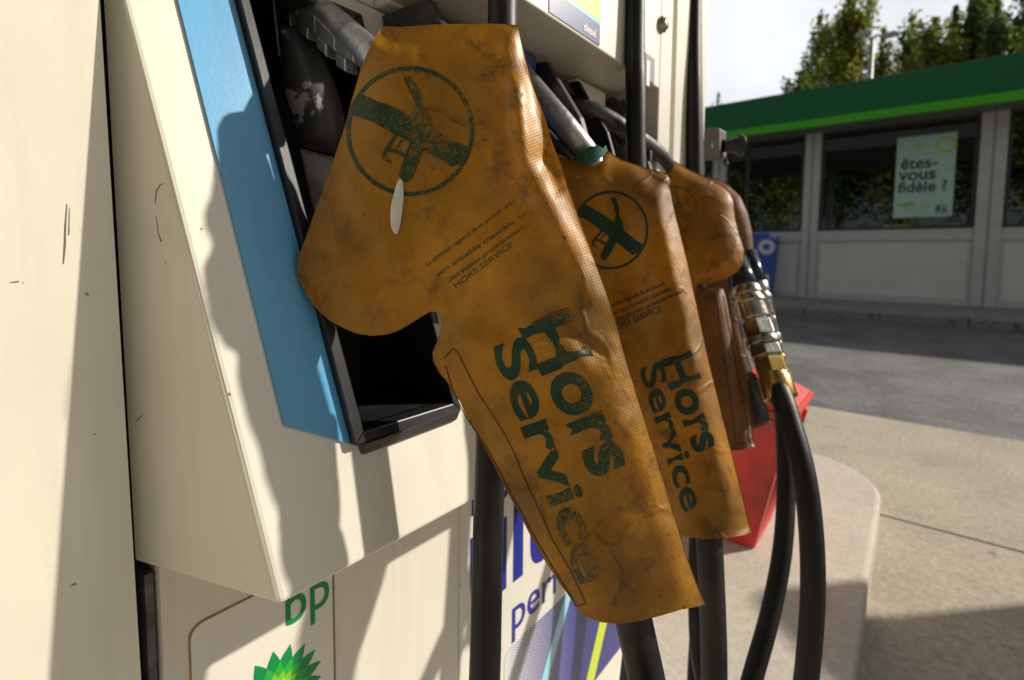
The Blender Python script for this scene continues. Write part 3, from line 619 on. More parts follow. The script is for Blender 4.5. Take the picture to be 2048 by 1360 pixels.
# backing boards between the cowls (navy, then cream) standing forward of the slanted face under the cabinet
def board(name, y0, y1, m_):
    g = MB(); xb = .066; zb = H + .03
    g.prism([(faceX(ZT) - .02, y0, ZT), (xb, y0, ZT), (xb, y0, zb), (faceX(zb - .1) + .001, y0, zb - .1), (faceX(zb) - .03, y0, zb - .05)], (0, y1 - y0, 0)); g.build(name, m_, pump, bevel=.002)
board('navy_plate', .481, .5925, M['navy']); board('cream_plate', .701, .7965, M['cream']); board('cream_plate', .897, YR - .075, M['cream'])
# pockets: frame, liner, hood
for k in range(NP):
    q = pocketquad(k); qi = pocketquad(k, .011)
    fr = MB(); th = .010
    for i in range(4):
        j = (i + 1) % 4; lo_ = .004
        a = [q[i], q[j], qi[j], qi[i]]
        # outer lip slightly larger than the hole
        top = [(faceX(z) + th, y, z) for y, z in a]; bot = [(faceX(z) - .01, y, z) for y, z in a]
        fr.hexa(bot + top)
    fo = fr.build('pocket_frame', M['black'], pump, bevel=.0015)
    li = MB(); dp = -.115
    c4 = [(faceX(z) - .006, y, z) for y, z in qi]; b4 = [(faceX(z) + dp, y + .005, z) for y, z in qi]
    li.add(c4 + b4, [(0,1,5,4),(1,2,6,5),(2,3,7,6),(3,0,4,7),(4,5,6,7)]); li.build('pocket_liner', M['gap_dark'] if k else M['black'], fo, fixn=False)
    sh_ = Vector((0, POFF[k], 0))
    za, zb = H - .150, H + .256; yq = lambda z, o: qi[0][0] + o - .1535 * (z - qi[0][1])
    bl = MB(); bl.prism([(x, yq(z, .0015), z) for x, z in [(faceX(za) + .001, za), (faceX(zb) + .001, zb), (faceX(zb) - .10, zb), (faceX(za) - .10, za)]], (0, .003, 0)); bl.build('side_blade', M['charcoal'], fo, bevel=.0008)
    bl = MB(); a_, b_, c_, d_ = [atD(*q) + sh_ for q in ((541, -30, .492), (557, 112, .495), (562, 140, .545), (548, -30, .545))]
    bl.prism([a_, b_, c_, d_], (0, .0022, 0)); bl.build('guide_blade', M['charcoal'], fo, bevel=.0006)
    # worn swinging hood in the pocket, with a pale plate below it
    for nm, mt, poly, D0, bul in (('pocket_hood', 'hood', [(556,50),(575,48),(600,56),(625,82),(648,118),(668,162),(684,210),(694,262),(680,312),(640,303),(600,292),(590,255),(572,190),(560,120)], .528, .022),
                                  ('back_plate', 'wgp', [(600,296),(640,307),(682,317),(690,400),(668,470),(640,470),(622,400)], .532, .003)):
        V_, E_ = loops_edges([densify(poly, 6)]); P_, T_ = patch(V_, E_, 7); dd = segdist(P_, np.array(V_)[np.array(E_)])
        hh = bul * (1 - np.exp(-dd / 22.)); hd = MB(); n_ = len(P_); dd0 = D0 + (P_[:,0] - 620) * .0001
        hd.add([atD(p[0], p[1], d) + sh_ for p, d in zip(P_, dd0 - hh)], T_.tolist(), 0, True); hd.add([atD(p[0], p[1], d) + sh_ for p, d in zip(P_, dd0 + .006)], T_[:, ::-1].tolist())
        for a, b in E_: hd.f.append([a, b, n_ + b, n_ + a]); hd.m.append(0); hd.sm.append(False)
        hd.build(nm, M[mt], fo)
# black cowls that stand out round the farther pockets
prof = [(.003, H + .275), (.072, H + .273), (.118, H + .19), (.148, H + .09), (.145, H + .0), (faceX(H - .1), H - .10)]
for k in range(1, NP):
    y0 = .194 + POFF[k]; g = MB(); wd_ = PWID[k] - .001
    prof = [(.003, H + .275), (.080, H + .273), (.130, H + .19), (.158, H + .09), (.150, H + .0), (faceX(H - .1), H - .10)]
    g.prism([(x, y0 + (H + .28 - z) * .13, z) for x, z in prof], (0, .013, 0)); g.prism([(x * .93, y0 + wd_ - .008 + (H + .28 - z) * .13, z) for x, z in prof], (0, .008, 0))
    g.hexa([(.0, y0 + .0132, H + .252), (.080, y0 + .0132, H + .248), (.074, y0 + wd_ - .0085, H + .248), (.0, y0 + wd_ - .0085, H + .252), (.0, y0 + .0132, H + .270), (.069, y0 + .0132, H + .269), (.064, y0 + wd_ - .0085, H + .269), (.0, y0 + wd_ - .0085, H + .270)])
    g.build('pocket_cowl', M['black'], pump, bevel=.002)
    g = MB(); g.prism([(x * .92, y0 + .055 + (H + .26 - z) * .10, z - .026) for x, z in prof[:5]] + [(-.02, y0 + .085, H + .0)], (0, .003, 0)); g.build('guide_blade', M['charcoal'], pump, bevel=.001)
# sill block under the first pockets
for k in range(NP):
    q = pocketquad(k); g = MB(); z0 = q[0][1]
    g.prism([(faceX(z0 - .002) + .001, q[0][0] + .008, z0 - .002), (faceX(z0) + .013, q[0][0] + .012, z0 + .001), (faceX(z0) + .013, q[1][0] - .004, z0 + .004), (faceX(z0 - .002) + .001, q[1][0], z0 - .002)], (-.006, 0, -.013))
    g.build('pocket_sill', M['charcoal'], pump, bevel=.002)
# upper cabinet overhanging the pockets
XU = .14; z0u = onX(1200, 99, XU).z; YJ = onX(1318, 188, XU).y
print('upper cabinet z', z0u, 'jamb', YJ, 'ZT', ZT)
z0u = max(z0u, ZT + .003)
g = MB(); g.prism([(XU, .37, z0u), (XU, .37, 2.2), (-.7, .37, 2.2), (-.7, .37, ZT + .002), (.02, .37, ZT + .002), (.02, .37, z0u)], (0, YJ - .37, 0)); g.box((-.7, .1205, ZT + .002), (-.003, .3695, 2.2)); g.box((-.7, YJ + .0005, ZT + .002), (XU - .042, onX(1415, 100, XU).y - .001, 2.2)); g.build('upper_cabinet', M['cream'], pump, bevel=.005)
# right-hand pillar of the cabinet in narrow vertical strips
YE_ = onX(1415, 100, XU).y; YE_ = min(YE_, YR)
ys = [YJ + .001, YJ + .055, YJ + .075, YJ + .16, YJ + .175, YE_ - .05, YE_]
pil = simple('pillar_cream', (.70, .67, .57), .4, var=.06)
g = MB()
for i in range(len(ys) - 1):
    dx = (0, -.012, -.001, -.016, -.003, 0)[i]
    g.box((XU - .04, ys[i], ZB + .10), (XU + dx, ys[i+1] - .0005, 2.2))
g.build('end_pillar', pil, pump, bevel=.003)
g = MB(); g.box((-.6, YE_ - .03, ZB + .004), (XU - .042, YE_, ZT + .001)); g.box((-.6, .15, ZB + .02), (-.13, YE_ - .031, ZT + .001)); g.build('end_wall', M['black'], pump)
g = MB(); g.box((-.6, YE_ - .03, ISL), (-.002, YE_ + .03, ZB + .002)); g.build('lower_end_wall', pil, pump, bevel=.003)
# lock
lk = onX(1322, 50, XU); g = MB(); g.lathe(lk, lk + Vector((.02, 0, 0)), [(0, .013), (.005, .013), (.006, .009), (.010, .009), (.011, .004)], 20); g.build('lock', M['chrome'], pump)
# grade labels on the cabinet face
def lab_quad(px0, py0, px1, py1, X=XU + .001):
    a = onX(px0, py0, X); b = onX(px1, py1, X); return a.y, a.z, b.y, b.z
lm = [simple('label_navy', (.035, .06, .17), .35), simple('label_lime', (.50, .62, .03), .35), simple('label_cyan', (.12, .45, .62), .35), simple('label_white', (.78, .80, .80), .4), simple('label_grey', (.22, .23, .24), .4)]
ya = onX(1097, 29, XU).y; yb = onX(1198, 96, XU).y; zb_ = z0u + .004
ztn = onX(1197, 50, XU).z; ztc = onX(1197, 43, XU).z
g = MB(); g.box((XU, ya, zb_), (XU + .0012, yb, ztn - .0003), 0); g.box((XU, ya, ztn), (XU + .0012, yb, ztc), 2); g.box((XU, ya, ztc + .0003), (XU + .0012, yb, ztc + .06), 1)
yd_ = onX(1165, 75, XU).y; em_ = (yb - .006 - yd_) / 2.75
text_plane(g, 'diesel', (XU + .0018, yd_, zb_ + .006), (0, em_, 0), (0, 0, em_ * 1.1), 3, bold=.012)
text_plane(g, 'ultimate', (XU + .0018, ya - .045, ztc + .016), (0, .040, 0), (0, 0, .040), 0, bold=.008)
g.box((XU + .0013, yb - .04, ztc + .035), (XU + .002, yb - .002, ztc + .10), 4)
g.build('grade_label', lm, pump)
a = onX(1290, 105, XU); b = onX(1307, 168, XU)
g = MB(); g.box((XU, a.y, b.z), (XU + .0012, b.y, a.z), 4); g.box((XU + .0013, a.y + .004, a.z - .05), (XU + .002, a.y + .016, a.z - .01), 3); g.build('grade_label', lm, pump)
# lower panel stickers ------------------------------------------------
def yx(px, py): p = onX(px, py, .001); return (p.y, p.z)
stk = simple('sticker_white', (.76, .73, .65), .33, var=.05, dirt=(.5,.4,.25), dscale=18, dlo=.62, dhi=.75)
rust = simple('rust_edge', (.36, .20, .05), .8, var=.4, vscale=40)
y0s, z1s = yx(392, 1258); y1s, _ = yx(665, 1250); z1s = ZB - .005
p_ = yx(490, 1195); q_ = yx(380, 1262)
z1s = (p_[1] + q_[1]) / 2; y0s = q_[0]
rc = .012; z0s = z1s - .30
def rrect(y0, z0, y1, z1, r, n=5):
    o = []
    for cy, cz, a0 in ((y1 - r, z1 - r, 0), (y0 + r, z1 - r, 90), (y0 + r, z0 + r, 180), (y1 - r, z0 + r, 270)):
        for k in range(n + 1): a = R(a0 + 90 * k / n); o.append((cy + r * math.cos(a), cz + r * math.sin(a)))
    return o
def flat(mb, loop, x, mi, th=.0006):
    n = len(loop); mb.add([(x + th, y, z) for y, z in loop] + [(x, y, z) for y, z in loop], [list(range(n))] + [(i, (i+1)%n, n+(i+1)%n, n+i) for i in range(n)], mi)
g = MB(); flat(g, rrect(y0s - .0013, z0s - .0013, y1s + .0009, z1s + .0011, rc), .0006, 1, .0005); flat(g, rrect(y0s, z0s, y1s, z1s, rc), .0012, 0, .0006)
so = g.build('emblem_sticker', [stk, rust], pump)
eg = [simple('emblem_dark_green', (.0, .26, .07), .35), simple('emblem_mid_green', (.02, .42, .05), .35), simple('emblem_lime', (.20, .55, .02), .35), simple('emblem_yellow', (.75, .75, .05), .35), simple('emblem_white', (.8, .8, .75), .35)]
cy, cz = yx(548, 1400); rad = (yx(578, 1282)[1] - cz)
g = MB(); npet = 18
def petal(rt, rb, wd, ang, x, mi):
    pts = [(0, rb), (wd, rb + (rt-rb)*.38), (wd*.55, rb + (rt-rb)*.72), (0, rt), (-wd*.55, rb + (rt-rb)*.72), (-wd, rb + (rt-rb)*.38)]
    lp = [(cy + u*math.cos(ang) - v*math.sin(ang), cz + u*math.sin(ang) + v*math.cos(ang)) for u, v in pts]; g.add([(x, y, z) for y, z in lp], [list(range(6))], mi)
for lay, (rt, rb, wd, mi) in enumerate([(1, .40, .165, 0), (.74, .30, .13, 1), (.55, .22, .10, 2), (.40, .12, .08, 3), (.27, .02, .055, 4)]):
    for k in range(npet): petal(rad*rt, rad*rb, rad*wd, 2*math.pi*(k + .5*(lay % 2))/npet, .0021 + .00025*lay + .00001*(k % 2), mi)
g.build('emblem', eg, so); g = MB(); tb = yx(569, 1254); text_plane(g, 'bp', (.0022, tb[0] - .002, tb[1]), (0, .055, 0), (0, 0, .064), 0, bold=.006)
g.build('lettering', eg, so)
# door gap line right of the sticker
g = MB(); yg = yx(668, 1250)[0]; g.box((.0004, yg, .3), (.0012, yg + .0012, ZB)); g.build('door_edge', rust, pump)
# ultimate sticker
um = [stk, simple('ultimate_blue', (.02, .03, .30), .3), simple('ultimate_cyan', (.35, .70, .82), .3), simple('ultimate_lime', (.60, .72, .02), .3), simple('halftone_black', (.04, .05, .10), .4)]
def gradm():
    m, nt, b = newmat('ultimate_gradient'); L = nt.links.new; b.inputs['Roughness'].default_value = .3
    tc = N(nt, 'ShaderNodeTexCoord'); sp = N(nt, 'ShaderNodeSeparateXYZ'); L(tc.outputs['Object'], sp.inputs[0])
    ya_, yb_ = .62 * U, .86 * U
    mr = N(nt, 'ShaderNodeMapRange'); mr.inputs['From Min'].default_value = ya_; mr.inputs['From Max'].default_value = yb_; L(sp.outputs['Y'], mr.inputs['Value'])
    mp = N(nt, 'ShaderNodeMapping'); mp.inputs['Rotation'].default_value = (R(28), 0, 0); L(tc.outputs['Object'], mp.inputs['Vector'])
    wv = N(nt, 'ShaderNodeTexWave', wave_type='BANDS', bands_direction='Z'); wv.inputs['Scale'].default_value = 100; L(mp.outputs['Vector'], wv.inputs['Vector'])
    mg = N(nt, 'ShaderNodeMath', operation='GREATER_THAN'); L(wv.outputs['Fac'], mg.inputs[0]); ms = N(nt, 'ShaderNodeMath', operation='SUBTRACT'); ms.inputs[0].default_value = 1.; L(mr.outputs['Result'], ms.inputs[1]); L(ms.outputs['Value'], mg.inputs[1])
    c1 = N(nt, 'ShaderNodeMix', data_type='RGBA'); c1.inputs['A'].default_value = (.70, .70, .68, 1); c1.inputs['B'].default_value = (.03, .04, .40, 1); L(mr.outputs['Result'], c1.inputs['Factor'])
    c2 = N(nt, 'ShaderNodeMix', data_type='RGBA'); L(mg.outputs['Value'], c2.inputs['Factor']); L(c1.outputs['Result'], c2.inputs['A']); c2.inputs['B'].default_value = (.03, .035, .22, 1)
    L(c2.outputs['Result'], b.inputs['Base Color']); return m
um.append(gradm())
us = MB(); yu0, yu1 = yx(930, 1200)[0] - .012, YR - .03; zu1 = ZB - .012; flat(us, rrect(yu0, ISL + .08, yu1, zu1, .01), .0006, 0)
uo = us.build('ultimate_sticker', [stk], pump)
g = MB(); zpt = yx(1037, 1279); zq = yx(1125, 1194); zt2 = (zpt[1] + zq[1]) / 2; yq0 = yx(1008, 1300)[0]
flat(g, rrect(yq0, ISL + .085, yu1 - .005, zt2, .02), .0013, 5, .0004)
def skewband(pa, pb, w_, mi, x):   # band through two panel points
    (ya_, za_), (yb_, zb2) = pa, pb; sl2 = (yb_ - ya_) / (zb2 - za_); zt3 = zt2 - .001; zb3 = ISL + .086
    f = lambda z: ya_ + sl2 * (z - za_); flat(g, [(f(zb3), zb3), (f(zb3) + w_, zb3), (f(zt3) + w_, zt3), (f(zt3), zt3)], x, mi, .0003)
skewband(yx(1082, 1359), yx(1128, 1195), .030, 2, .0019); skewband(yx(1172, 1359), yx(1197, 1250), .045, 3, .0019)
bl_ = yx(1020, 1267); text_plane(g, 'performance', (.0019, bl_[0], bl_[1]), (0, .088, 0), (0, 0, .088), 1, bold=.004)
b2_ = yx(938, 1040); text_plane(g, 'bp', (.0019, b2_[0], b2_[1] + .002), (0, .10, 0), (0, 0, .10), 1, bold=.006)
b3_ = yx(937, 1225); text_plane(g, 'ultimate', (.0019, b3_[0] - .005, zt2 + .115), (0, .205, 0), (0, 0, .25), 1, bold=.02)
g.build('lettering', um, uo)

# ================================================================== COVERS
class Cover:
    def __init__(s, outline, plane, A, wd, folds, openr=None, cen=(0, 0), axis=-65, seed=0, crumple=.0022, step=6):
        s.pl = plane; s.A = A; s.wd = wd; s.folds = folds; s.cen = cen; s.seed = seed; s.cr = crumple
        # open segments (mouth): box in px where the outline stays open
        lp = densify(outline, step); s.V, s.E = loops_edges([lp]); s.open = openr or []
        EE = np.array(s.V)[np.array(s.E)]; mid = EE.mean(1); op = np.zeros(len(mid), bool)
        for (a, b, c, d) in s.open: op |= (mid[:,0] > a) & (mid[:,1] > b) & (mid[:,0] < c) & (mid[:,1] < d)
        s.op = op; s.closed = EE[~op]; s.axis = R(axis)
    def base(s, P):
        a, b, c = s.pl[:3]; k = s.pl[3] if len(s.pl) > 3 else c      # k: slope of the hanging sleeve below the notch
        return a + b * (P[:,0] - s.cen[0]) + c * (np.minimum(P[:,1], 660) - s.cen[1]) + k * np.maximum(P[:,1] - 660, 0)
    def h(s, P):
        d = segdist(P, s.closed); hh = s.A * (1 - np.exp(-(d / s.wd) ** 1.25)) + .0008
        edge = 1 - np.exp(-(d / 16.))
        for (pts, w_, amp) in s.folds:
            q = np.array([[pts[i], pts[i+1]] for i in range(len(pts) - 1)], float); dd = segdist(P, q)
            hh += amp * np.exp(-(dd / w_) ** 2) * edge
        cr = np.array([noise.fractal(Vector((p[0] / 60., p[1] / 75., s.seed * 7.3)), 1.0, 2.0, 3) for p in P]) * s.cr
        return hh + cr * edge
    def D(s, P, off=0.): P = np.asarray(P, float); return s.base(P) - s.h(P) - off
    def world(s, P, D): return [CP + ray(p[0], p[1]) * d for p, d in zip(P, D)]
    def uv(s, P):
        P = np.asarray(P, float); k = s.pl[0] * U / F_PX; c, n = math.cos(s.axis), math.sin(s.axis); return np.stack([(P[:,0]*c + P[:,1]*n) * k, (-P[:,0]*n + P[:,1]*c) * k], 1)
def build_cover(cv, root, sp, prints, mats, skirt=None):
    """prints: list of (V, E, T or None, offset, material index)"""
    P, T = patch(cv.V, cv.E, sp, rings=(2.5, 6, 11, 17)); nb = len(cv.V)
    Df = cv.D(P); hb = cv.h(P); Db = cv.base(P) + np.minimum(hb, cv.A) * 1.7 ; n = len(P)
    g = MB(); uvs = []
    g.add(cv.world(P, Df), T.tolist(), 0, True)
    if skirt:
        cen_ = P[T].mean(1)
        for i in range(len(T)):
            if cen_[i, 1] > skirt: g.m[i] = 5  # skirt faces take the cloth with shade in its colour
    uvs.append(cv.uv(P)); g.add(cv.world(P, Db), T[:, ::-1].tolist(), 0, True); uvs.append(cv.uv(P))
    for i, (a, b) in enumerate(cv.E):
        if not cv.op[i]: g.f.append([a, b, n + b, n + a]); g.m.append(0); g.sm.append(False)
    for (V, E, T2, off, mi) in prints:
        P2, T3 = patch(V, E, sp * .8); g.add(cv.world(P2, cv.D(P2, off)), T3.tolist(), mi, True); uvs.append(cv.uv(P2))
    o = g.build('cover_cloth', mats, root, uv=np.concatenate(uvs), fixn=False); return o
def printed_text(s_, p0, p1, up, bold=.02, off=.0004, mi=1, clean=True):
    V, E, T = text2d(s_, bold); V = np.array(V); x0, x1_ = V[:,0].min(), V[:,0].max(); L_ = x1_ - x0
    p0 = np.array(p0, float); d = np.array(p1, float) - p0; up = np.array(up, float) / .70
    W = p0 + ((V[:,0:1] - x0) / L_) * d + V[:,1:2] * up; return ([tuple(q) for q in W], E, None, off, mi)
def poly_print(lps, off=.0004, mi=1):
    V, E = loops_edges(lps); return (V, E, None, off, mi)
def emblem(fn, mi_main=1):
    z = lambda p: fn((p[0] / 4. + 650, p[1] / 4. + 80))
    out = []; n = 64; ro, ri = 1.0, .936
    out.append(poly_print([[fn((820 + 128*r_*math.cos(2*math.pi*k/n), 262 + 130*r_*math.sin(2*math.pi*k/n))) for k in range(n)] for r_ in (ro, ri)], .0005, mi_main))
    bar = [(335,450),(500,515),(600,560),(700,618),(830,685),(960,768),(1060,825),(1168,868),(1120,958),(1020,1015),(900,940),(780,875),(650,800),(520,735),(380,655),(212,600),(240,530),(300,436)]
    out.append(poly_print([[z(p) for p in bar]], .0007, mi_main))
    out.append(poly_print([[z(p) for p in polyband([(650,300),(700,375),(733,450),(745,520),(752,610),(745,680)], [58,62,60,50,70,90])]], .0009, mi_main))
    out.append(poly_print([[z(p) for p in [(725,560),(790,545),(835,640),(860,710),(800,860),(770,905),(740,1000),(700,1095),(660,1140),(625,1130),(590,1080),(640,930),(672,840),(690,700)]]], .0011, mi_main))
    out.append(poly_print([[z(p) for p in polyband([(585,730),(540,800),(500,865),(470,910),(470,945),(500,968),(535,972)], [26,28,34,32,22,20,16])]], .0009, mi_main))
    out.append(poly_print([[z(p) for p in polyband([(640,770),(600,820),(575,862)], 18)]], .0011, mi_main))
    out.append(poly_print([[z(p) for p in polyband([(500,880),(560,885),(600,905),(660,930)], [20,34,30,30])]], .0013, mi_main))
    return out
MATS = [M['tarp'], M['tarp_print'], M['tarp_print_good'], M['tarp_faint'], M['thread'], M['tarp_shaded'], M['black']]
# ---- cover 1
O1 = [(760,60),(772,53),(800,54),(850,50),(900,48),(960,47),(1010,48),(1036,50),(1041,70),(1050,110),(1063,160),(1075,195),(1090,235),(1105,285),(1122,330),(1140,385),(1165,455),(1190,520),(1210,575),(1230,635),(1247,700),(1265,760),(1287,830),(1312,910),(1335,985),(1358,1060),(1380,1130),(1400,1185),(1410,1208),(1395,1213),(1360,1220),(1320,1232),(1280,1242),(1240,1248),(1205,1245),(1175,1235),(1160,1222),(1140,1195),(1115,1160),(1090,1122),(1060,1070),(1040,1030),(1015,985),(985,925),(960,880),(940,845),(918,800),(895,765),(878,745),(866,722),(865,705),(875,680),(882,655),(882,635),(876,625),(862,623),(845,632),(825,645),(800,660),(775,669),(745,672),(715,668),(690,658),(660,642),(635,620),(612,590),(597,562),(593,540),(598,510),(610,480),(625,435),(640,395),(655,350),(670,310),(690,250),(700,210),(712,170),(722,135),(735,105),(750,75)]
F1 = [([(1022,70),(1034,160),(1042,230),(1055,320),(1098,410),(1150,500),(1190,590)], 27, .0085), ([(1036,170),(1042,250),(1052,330)], 18, .006), ([(1088,240),(1100,330),(1112,380)], 12, -.004),
      ([(1060,380),(1000,330),(960,230)], 26, .003), ([(860,110),(980,150),(1040,140)], 24, -.003), ([(730,420),(800,520),(850,610)], 30, .003), ([(900,660),(1000,700),(1110,690)], 20, .0035),
      ([(960,820),(1060,800),(1190,770)], 18, -.003), ([(1000,900),(1130,860),(1240,850)], 22, .003), ([(1100,1120),(1220,1080),(1330,1060)], 30, .003),
      ([(1075,330),(1015,400),(955,480),(905,570)], 42, -.007), ([(985,300),(935,390),(880,470)], 50, .003), ([(1045,650),(1010,560),(985,500)], 30, .0045),
      ([(1130,640),(1170,690),(1205,705)], 15, -.004), ([(1150,700),(1190,760),(1225,830)], 28, .004), ([(1120,560),(1160,640)], 22, .003),
      ([(640,600),(700,560),(790,560),(860,600)], 22, -.002), ([(770,60),(800,75),(900,80)], 22, -.003), ([(1020,60),(980,110)], 14, -.003),
      ([(930,760),(1000,960),(1090,1130)], 9, -.0012), ([(1225,700),(1290,930),(1370,1170)], 30, .004)]
c1 = Cover(O1, (.446, .0, .000018, -.00003), .0125, 50, F1, [(1155,1190,1412,1260), (715,40,775,140)], cen=(820, 262), axis=-22, seed=1, crumple=.0012)
r1 = empty('nozzle_cover', atD(820, 262, .43), 'nearest orange nozzle cover, with rubbed green lettering and a white glue drip under its emblem', 'nozzle cover', 'out of service covers on the nozzles')
pr = emblem(lambda p: p)
pr.append(printed_text('Hors', (1040, 655), (1190, 958), (98, -39), .030))
pr.append(printed_text('Service', (984, 694), (1160, 1172), (70, -25), .024))
for s_, a, b in (('La direction regrette de ne pouvoir servir', (855,533), (1032,403)), ('son aimable clientèle, ce', (875,554), (1055,428)), ('distributeur provisoirement', (899,565), (1050,455)), ('HORS SERVICE', (912,577), (1027,491))):
    pr.append(printed_text(s_, a, b, (-5, -7.5) if s_ != 'HORS SERVICE' else (-6, -9), .012, mi=3))
def stitch(pts, w_=2.0): return poly_print([polyband(densify_line(pts, 12), w_)], .0006, 4)
def densify_line(pts, st):
    o = []
    for i in range(len(pts) - 1):
        a, b = pts[i], pts[i+1]; n = max(1, int(math.hypot(b[0]-a[0], b[1]-a[1]) / st)); o += [(a[0]+(b[0]-a[0])*k/n, a[1]+(b[1]-a[1])*k/n) for k in range(n)]
    return o + [pts[-1]]
pr.append(stitch([(887,718),(905,697),(915,704),(935,745),(958,790),(985,830),(1010,870),(1030,910),(1050,960),(1078,1020),(1105,1080),(1140,1140),(1172,1208),(1150,1213)]))
pr.append(stitch([(891,732),(905,780),(930,830),(955,870),(975,900),(1000,945),(1020,985),(1045,1030),(1075,1085),(1105,1135),(1140,1190),(1152,1213)]))
build_cover(c1, r1, 11, pr, MATS)
g = MB(); dp_ = [(801,357),(805,362),(807,375),(807,400),(804,425),(801,447),(797,462),(793,469),(787,466),(782,455),(780,435),(782,410),(787,390),(793,368),(798,358)]
P, T = patch(*loops_edges([dp_]), 4); dE = segdist(P, np.array(loops_edges([dp_])[0])[np.array(loops_edges([dp_])[1])])
D_ = c1.D(P, .0016) - np.minimum(dE, 8) / 8 * .0015; g.add(c1.world(P, D_), T.tolist(), 0, True)
g.build('glue_drip', M['drip'], r1, fixn=False)
# ---- cover 2
O2 = [(1118,308),(1140,316),(1165,318),(1200,305),(1215,300),(1240,318),(1290,335),(1335,347),(1343,352),(1340,372),(1350,420),(1365,480),(1380,540),(1392,600),(1405,660),(1420,730),(1440,810),(1460,890),(1480,970),(1497,1040),(1503,1065),(1490,1070),(1450,1077),(1410,1078),(1370,1073),(1348,1062),(1325,1010),(1295,930),(1255,850),(1220,770),(1190,700),(1175,660),(1160,630),(1130,640),(1080,645),(1020,620),(1000,575),(1015,500),(1040,430),(1065,360),(1085,318)]
F2 = [([(1336,362),(1322,400),(1325,450),(1345,530),(1370,620),(1395,740)], 20, .008), ([(1290,480),(1310,560),(1330,650)], 26, -.005), ([(1230,330),(1215,400),(1225,480)], 26, -.004),
      ([(1280,560),(1250,640),(1260,740)], 24, .004), ([(1400,720),(1430,860),(1470,1010)], 20, .006), ([(1340,800),(1380,930),(1420,1040)], 26, -.004), ([(1260,330),(1290,370)], 14, .004), ([(1350,690),(1385,790),(1400,860)],18,.003)]
c2 = Cover(O2, (.66, -.00014, -.00006), .026, 34, F2, [(1345,1055,1505,1085)], cen=(1222, 460), axis=-20, seed=2)
r2 = empty('nozzle_cover', atD(1222, 460, .66), 'second orange nozzle cover, with crisp dark green lettering and a small green flap on top', 'nozzle cover', 'out of service covers on the nozzles')
def f2(p):
    x = (p[0] - 820) * 76 / 128.; y = (p[1] - 262) * 79 / 130.; a = R(8); return (1221 + x*math.cos(a) - y*math.sin(a), 460 + x*math.sin(a) + y*math.cos(a))
pr = emblem(f2, 2)
pr.append(printed_text('Hors', (1320, 722), (1392, 908), (60, -23), .028, mi=2)); pr.append(printed_text('Service', (1279, 738), (1368, 1026), (44, -18), .022, mi=2))
for s_, a, b in (('La direction regrette de ne pouvoir', (1205,623), (1332,569)), ('servir son aimable clientèle', (1212,638), (1343,581)), ('car distributeur provisoirement', (1215,653), (1366,585)), ('HORS SERVICE', (1222,664), (1325,622))):
    pr.append(printed_text(s_, a, b, (-3, -9) if s_ != 'HORS SERVICE' else (-4, -12), .012, mi=2))
build_cover(c2, r2, 9, pr, MATS)
fl = MB(); P, T = patch(*loops_edges([densify([(1145,320),(1160,305),(1178,293),(1196,290),(1206,297),(1212,290),(1215,300),(1208,312),(1190,324),(1168,327)], 6)]), 6)
D_ = c2.base(P) - .022 - .012 * np.sin((P[:,0] - 1145) / 70 * math.pi); fl.add(c2.world(P, D_), T.tolist(), 0, True); fl.add(c2.world(P, D_ + .0015), T.tolist(), 0, True)
fl.build('turned_flap', M['green_lining'], r2, fixn=False)
# ---- cover 3
O3 = [(1322,303),(1340,316),(1380,340),(1420,357),(1445,371),(1460,385),(1468,402),(1472,440),(1480,470),(1490,500),(1488,525),(1475,545),(1450,558),(1420,567),(1398,569),(1394,575),(1448,572),(1455,600),(1470,680),(1485,760),(1500,830),(1510,893),(1480,900),(1440,903),(1400,850),(1370,760),(1345,660),(1300,600),(1270,560),(1262,500),(1275,420),(1300,350)]
F3 = [([(1400,380),(1440,450),(1455,520)], 22, .006), ([(1370,440),(1420,500),(1430,545)], 24, .004), ([(1430,600),(1450,700),(1470,800)], 18, .003)]
c3 = Cover(O3, (.90, -.00030, -.00010), .016, 13, F3, [(1395,885,1515,910)], cen=(1365, 420), axis=-15, seed=3)
r3 = empty('nozzle_cover', atD(1365, 420, .90), 'third orange nozzle cover, its front lobe lit and its stitched skirt hanging below', 'nozzle cover', 'out of service covers on the nozzles')
def f3(p): return (1350 + (p[0]-820)*47/128., 420 + (p[1]-262)*48/130.)
pr = [(a, b, c, d, 3) for a, b, c, d, e in emblem(f3)]
pr.append(stitch([(1432,590),(1440,660),(1455,760),(1468,850),(1471,886)], 1.6)); pr.append(stitch([(1447,590),(1463,680),(1480,770),(1496,850),(1499,884),(1472,887)], 1.6))
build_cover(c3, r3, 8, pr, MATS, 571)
# ---- cover 4
O4 = [(1415,352),(1435,358),(1458,370),(1482,392),(1498,428),(1507,470),(1509,500),(1501,525),(1487,545),(1474,552),(1470,580),(1478,640),(1490,700),(1512,762),(1530,800),(1543,845),(1510,857),(1470,858),(1440,760),(1420,640),(1395,560),(1390,450),(1400,380)]
c4 = Cover(O4, (1.12, -.0003, -.00006), .012, 10, [([(1470,420),(1490,500)], 18, .004)], [(1460,840,1548,862)], cen=(1480, 450), axis=-15, seed=4)
r4 = empty('nozzle_cover', atD(1480, 450, 1.12), 'farthest, rust-red nozzle cover in shade behind the third one', 'nozzle cover', 'out of service covers on the nozzles')
MT4 = [M['tarp_shaded']] + MATS[1:]  # last cover uses the shade-darkened cloth throughout
build_cover(c4, r4, 10, [poly_print([[(1496,742),(1512,748),(1528,790),(1540,842),(1508,850),(1500,800)]], .002, 6)], MT4)

